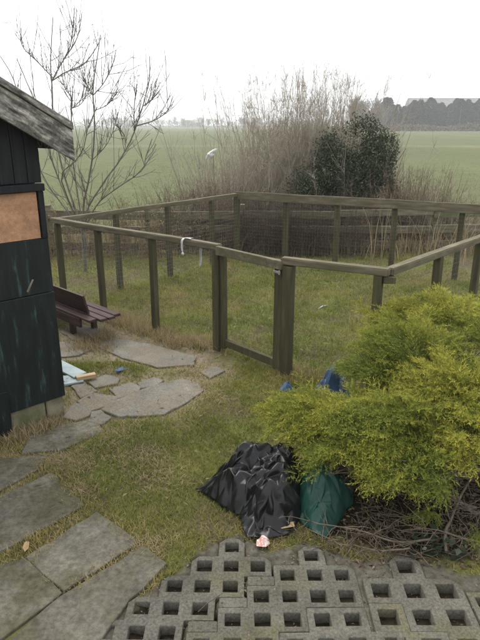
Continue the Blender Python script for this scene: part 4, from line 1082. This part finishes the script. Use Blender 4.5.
sides = [([(134, 133, 8.2), (134, 109, 8.25), (137, 84, 8.3)], .009), ([(136, 127, 8.2), (155, 121, 8.1), (168, 111, 8.05), (173, 96, 8.0)], .009), ([(52, 80, 8.2), (62, 62, 8.2), (77, 38, 8.2), (82, 12, 8.2)], .009), ([(62, 62, 8.2), (72, 40, 8.2), (74, 8, 8.2)], .006),
         ([(52, 75, 8.2), (37, 60, 8.2), (22, 45, 8.2), (21, 28, 8.2)], .008), ([(54, 87, 8.2), (67, 77, 8.15), (85, 67, 8.1), (97, 49, 8.1), (101, 38, 8.1)], .009), ([(95, 117, 7.95), (108, 108, 7.9), (117, 92, 7.9)], .006),
         ([(94, 90, 7.95), (104, 80, 7.9), (112, 66, 7.9), (116, 50, 7.9)], .007), ([(72, 110, 8.5), (82, 104, 8.5), (92, 85, 8.5)], .006), ([(94, 100, 7.95), (86, 85, 8), (82, 70, 8)], .005), ([(141, 112, 8.2), (150, 104, 8.2), (160, 90, 8.2)], .006), ([(92, 163, 7.95), (104, 150, 7.9), (112, 135, 7.9), (118, 112, 7.9)], .006), ([(122, 158, 8.15), (124, 140, 8.2), (116, 125, 8.2)], .005)]
stems = [([(86, 277, 7.95), (85, 255, 7.95), (84, 234, 7.95)] + [q for q in pts if q[1] < 214], r0, r1) for pts, r0, r1 in stems]
wood = TubeSet(); curves = []
def smooth_curve(pts, m=22):
    P = np.array([at(*q) for q in pts]); t = np.linspace(0, len(P) - 1, m); i = np.minimum(t.astype(int), len(P) - 2); f = (t - i)[:, None]
    p0 = P[np.maximum(i - 1, 0)]; p1 = P[i]; p2 = P[i + 1]; p3 = P[np.minimum(i + 2, len(P) - 1)]
    return .5 * (2 * p1 + (p2 - p0) * f + (2 * p0 - 5 * p1 + 4 * p2 - p3) * f ** 2 + (3 * p1 - p0 - 3 * p2 + p3) * f ** 3)
for pts, r0, r1 in stems:
    Q = smooth_curve(pts); Q[1:] += np.cumsum(rng.normal(0, .004, Q[1:].shape), 0); rr = np.linspace(r0 * .85, .005, 22); wood.add(Q[None], rr[None], 6); curves.append((Q, rr))
for pts, r0 in sides:
    Q = smooth_curve(pts, 14); allq = np.concatenate([c_[0] for c_ in curves]); dl = allq[np.argmin(np.linalg.norm(allq - Q[0], axis=1))] - Q[0]; Q = Q + dl * np.linspace(1, 0, 14)[:, None]; rr = np.linspace(r0, .0045, 14); wood.add(Q[None], rr[None], 5); curves.append((Q, rr))
tips = []
for Q, rr in curves:
    n = int(len(Q) * .9); lo = int(len(Q) * (.33 if len(Q) > 20 else .15)); k = rng.integers(lo, len(Q) - 3, n)
    ax = nrm(Q[k + 1] - Q[k]); d = nrm(ax * .8 + rng.normal(0, .55, (n, 3)) + np.array([0, 0, .3])); L = rng.uniform(.15, .6, n)
    t = np.linspace(0, 1, 6)
    P = Q[k][:, None] + d[:, None] * (L[:, None] * t)[..., None] + np.array([0, 0, .25]) * (L[:, None] * t ** 2)[..., None] + np.cumsum(rng.normal(0, .006, (n, 6, 3)), 1) * (t > 0)[None, :, None]
    wood.add(P, np.minimum(rr[k], .006)[:, None] * np.linspace(.7, .4, 6)[None], 4); tips.append(P)
    m = n * 2; si = rng.integers(0, n, m); kk = rng.integers(1, 5, m); s0 = P[si, kk]; d2 = nrm(nrm(P[si, 5] - P[si, 0]) + rng.normal(0, .5, (m, 3)) + np.array([0, 0, .2])); L2 = L[si] * rng.uniform(.25, .6, m)
    P2 = s0[:, None] + d2[:, None] * (L2[:, None] * np.linspace(0, 1, 4))[..., None]; wood.add(P2, np.tile(np.linspace(.0028, .0018, 4), (m, 1)), 3)
o = link('trunk', wood.mesh('tree_wood'), M['bark'], tree); o.location = tuple(-to)
# low bush with yellowish catkins round its foot
ts, P, Q = shrub_stems(150, bx_(105, 8.9), 8.95, .75, .22, .5, 1.05, .16, .006, 9, tw_len=.6, upness=.7)
cb = empty('budding_bush', (bx_(105, 8.9), 8.95, 0)); co = np.array([bx_(105, 8.9), 8.95, 0])
o = link('stems', ts.mesh('budding_stems'), M['bramble'], cb); o.location = tuple(-co)
q = Q[:, 1:].reshape(-1, 3); q = q[rng.random(len(q)) < .75]; q = q + rng.normal(0, .015, q.shape); n = len(q); e = nrm(rng.normal(size=(n, 3)) + np.array([0, 0, -.6])); f = nrm(np.cross(e, rng.normal(size=(n, 3)))); s_ = rng.uniform(.010, .022, n)[:, None]
V = np.stack([q - e * s_, q + f * s_ * .35, q + e * s_, q - f * s_ * .35], 1).reshape(-1, 3) - co
link('catkins', np_mesh('catkins', V, np.arange(len(V)).reshape(-1, 4), np.repeat(rng.random(n), 4)), M['buds'], cb)
tag(cb, 'low budding bush with yellowish catkins at the foot of the bare tree', 'bush')
# white plastic snagged on a twig at the edge of the thicket
q = at(211, 154, 11.2)
Rm = Matrix.Rotation(R(-32), 3, 'Y') @ Matrix.Rotation(R(72), 3, 'X')
crumple('white_plastic_scrap', [(-.15, -.03), (-.06, .0), (-.02, -.06), (.05, -.05), (.03, .0), (.16, .01), (.12, .045), (.0, .055), (-.08, .04)], heap([(0, 0, .1, .05, .03)], 0, .03), 24, R(5), 2, .012, 'white_plastic', q, 'torn white plastic fluttering on a twig at the left edge of the thicket', 'litter', 33, floor=-9, rot=Rm, edge=.04)
mb = MB().tube([(bx_(214, 11.3), 11.4, 0), (bx_(215, 11.3), 11.35, .7), (q.x + .04, 11.22, q.z - .05), (q.x + .07, 11.2, q.z + .35)], [.008, .007, .005, .002], 5)
o = mb.build('snag_branch', M['bramble'], None, smooth=True); tag(o, 'thin leafless branch carrying the torn white plastic', 'branch')

# ------------------------------------------------------------------ far things
def conifer_mesh(seed, h, r, n=1500):
    rg = np.random.default_rng(seed); zz = rg.random(n) ** .8; env = r * (np.minimum(1, (1 - zz) * (2.9 if seed % 2 else 1.9) + .10)) * (.75 + .5 * rg.random(n)); a = rg.uniform(0, 6.3, n)
    lob = .75 + .35 * np.sin(a * 3 + zz * 9 + seed); rad = env * lob * np.sqrt(rg.uniform(.3, 1, n))
    p = np.stack([np.cos(a) * rad, np.sin(a) * rad, h * (.06 + .94 * zz)], -1)
    e = nrm(np.stack([np.cos(a), np.sin(a), rg.normal(.1, .4, n)], -1)); f = nrm(np.cross(e, rg.normal(size=(n, 3)))); s_ = (rg.uniform(.25, .6, n) * r * .2)[:, None]
    V = np.stack([p - e * s_, p + f * s_ * .5, p + e * s_, p - f * s_ * .5], 1).reshape(-1, 3)
    return np_mesh('conifer_crown', V, np.arange(n * 4).reshape(-1, 4), np.repeat(rg.random(n), 4))
trunk_m = MB().tube([(0, 0, -.2), (.02, .02, 3), (0, .03, 8)], [.25, .2, .05], 6).mesh('far_trunk'); trunk_m.materials.append(M['bark'])
cms = [conifer_mesh(s, 10, 3.4, 3600) for s in range(6)]
for m_ in cms: m_.materials.append(M['conifer'])
DY = 205
for k in range(32):
    px = 366 + k * 4.6 + random.uniform(-3, 3); Y = DY + random.uniform(-5, 9)
    x = bx_(px, Y); hs_ = random.uniform(.8, 1.06) * (.62 if px < 384 else 1)
    t_ = empty('pine_tree', (x, Y, 0), random.uniform(0, 6)); tag(t_, 'dark evergreen tree of the hazy windbreak across the field on the right', 'tree', 'windbreak trees across the field')
    c = link('crown', random.choice(cms), None, t_); c.scale = (hs_ * 1.05, hs_ * 1.05, hs_); c2 = link('trunk', trunk_m, None, t_); c2.scale = (hs_, hs_, hs_)
# bare far trees: shared meshes
def far_bare(seed, h):
    rg = np.random.default_rng(seed); ts = TubeSet(); K = 5; n = 26
    P = [np.array([[0, 0, 0], [0, 0, h * .3], [.1, 0, h * .55], [0, .1, h * .78], [0, 0, h * .97]])]; ts.add(P[0][None], np.linspace(.22, .05, 5)[None], 4)
    m = 46; z0 = rg.uniform(.22, .8, m) * h; a = rg.uniform(0, 6.3, m); L = rg.uniform(.16, .36, m) * h; t = np.linspace(0, 1, 4)
    Q = np.stack([np.cos(a)[:, None] * L[:, None] * t * .8, np.sin(a)[:, None] * L[:, None] * t * .8, z0[:, None] + L[:, None] * (t * .5 + t ** 2 * .35)], -1); ts.add(Q, np.tile(np.linspace(.08, .03, 4), (m, 1)), 3)
    m2 = 420; si = rg.integers(0, m, m2); s0 = Q[si, rg.integers(1, 4, m2)]; d = nrm(rg.normal(size=(m2, 3)) + np.array([0, 0, .8])); L2 = rg.uniform(.04, .13, m2) * h
    ts.add(s0[:, None] + d[:, None] * (L2[:, None] * np.linspace(0, 1, 3))[..., None], np.tile(np.linspace(.045, .025, 3), (m2, 1)), 3)
    return ts.mesh('far_bare_tree')
fb = [far_bare(s, 9) for s in range(4)]
for m_ in fb: m_.materials.append(M['bark'])
for k in range(46):
    px = random.uniform(60, 262); Y = random.uniform(430, 640); s_ = random.uniform(.55, 1.05)
    if 108 < px < 122: continue
    t_ = link('far_tree', random.choice(fb), None)
    t_.location = (bx_(px, Y), Y, 0); t_.scale = (s_ * 1.15, s_ * 1.15, s_); t_.rotation_euler = (0, 0, random.uniform(0, 6)); tag(t_, 'faint leafless tree in the misty far row on the left horizon', 'tree', 'trees on the misty horizon')
for k in range(14):
    px = random.uniform(352, 384); Y = random.uniform(190, 230); t_ = link('far_tree', random.choice(fb), None); s_ = random.uniform(.8, 1.25)
    t_.location = (bx_(px, Y), Y, 0); t_.scale = (s_, s_, s_); t_.rotation_euler = (0, 0, random.uniform(0, 6)); tag(t_, 'leafless tree at the left end of the hazy windbreak', 'tree', 'bare trees beside the windbreak')
def far_hedge(px0, px1, Y, h, n, label):
    x0, x1 = bx_(px0, Y), bx_(px1, Y); p = np.stack([rng.uniform(x0, x1, n), Y + rng.normal(0, 1.5, n), np.zeros(n)], -1)
    p[:, 2] = h * rng.random(n) * (.55 + .6 * vnoise(p[:, 0], p[:, 1] * 0, .12)); e = nrm(rng.normal(size=(n, 3))); f = nrm(np.cross(e, rng.normal(size=(n, 3)))); s_ = rng.uniform(.2, .5, n)[:, None]
    V = np.stack([p - e * s_, p + f * s_ * .6, p + e * s_, p - f * s_ * .6], 1).reshape(-1, 3)
    o = link('far_hedge', np_mesh('far_hedge', V, np.arange(n * 4).reshape(-1, 4), np.repeat(rng.random(n), 4)), M['litter']); tag(o, label, 'hedge', kind='stuff')
far_hedge(-20, 330, 500, 6.2, 14000, 'faint low hedge line along the left horizon')
far_hedge(352, 520, 198, 2.4, 3500, 'scrubby undergrowth at the foot of the windbreak')
def house(px, Y, w_, d_, h_, rh, label, wall='far_wall', roof='far_roof', win=3, name='farmhouse'):
    e = empty(name, (bx_(px, Y), Y, 0), R(random.uniform(-12, 12))); tag(e, label, 'building')
    MB().box((0, 0, h_ / 2), (w_, d_, h_)).build('wall', M[wall], e)
    mb = MB(); ov = .4; a, c = w_ / 2 + ov, d_ / 2 + ov
    mb.add([(-a, -c, h_ - .1), (a, -c, h_ - .1), (a, 0, h_ + rh), (-a, 0, h_ + rh), (-a, c, h_ - .1), (a, c, h_ - .1)], [(0, 1, 2, 3), (3, 2, 5, 4), (0, 3, 4), (1, 5, 2), (0, 4, 5, 1)]); mb.build('roof', M[roof], e)
    for k in range(win):
        MB().box((-w_ / 2 + w_ * (k + .5) / win, -d_ / 2 - .02, h_ * .5), (w_ * .1, .08, h_ * .35)).build('window', M['dark_glass'], e)
    return e
house(115, 500, 11, 8, 4.2, 3.2, 'white farmhouse on the misty left horizon')
house(134, 520, 14, 8, 3, 2.4, 'low grey outbuilding right of the white farmhouse', 'far_shed', win=2, name='outbuilding')
house(191, 560, 18, 10, 3.8, 2.2, 'long grey shed on the horizon left of the thicket', 'far_shed', win=3, name='farm_shed')
house(482, 245, 60, 14, 7.6, 4.5, 'large barn with pale grey roof rising behind the windbreak', 'far_shed', win=4, name='barn')

# ------------------------------------------------------------------ haze
hz = bpy.data.materials.new('haze'); hz.use_nodes = True; t = hz.node_tree; t.nodes.clear()
pv = t.nodes.new('ShaderNodeVolumePrincipled'); pv.inputs['Color'].default_value = (.95, .97, 1, 1); pv.inputs['Density'].default_value = .0010; pv.inputs['Anisotropy'].default_value = .2
ot = t.nodes.new('ShaderNodeOutputMaterial'); t.links.new(pv.outputs[0], ot.inputs['Volume'])
far = max(abs(gx[0]), gx[-1], abs(gy[0]), gy[-1]) + 60
o = MB().box((0, 0, 6.5), (far * 2, far * 2, 16.0)).build('haze', hz); tag(o, 'thin grey mist over the fields', 'haze', kind='stuff')
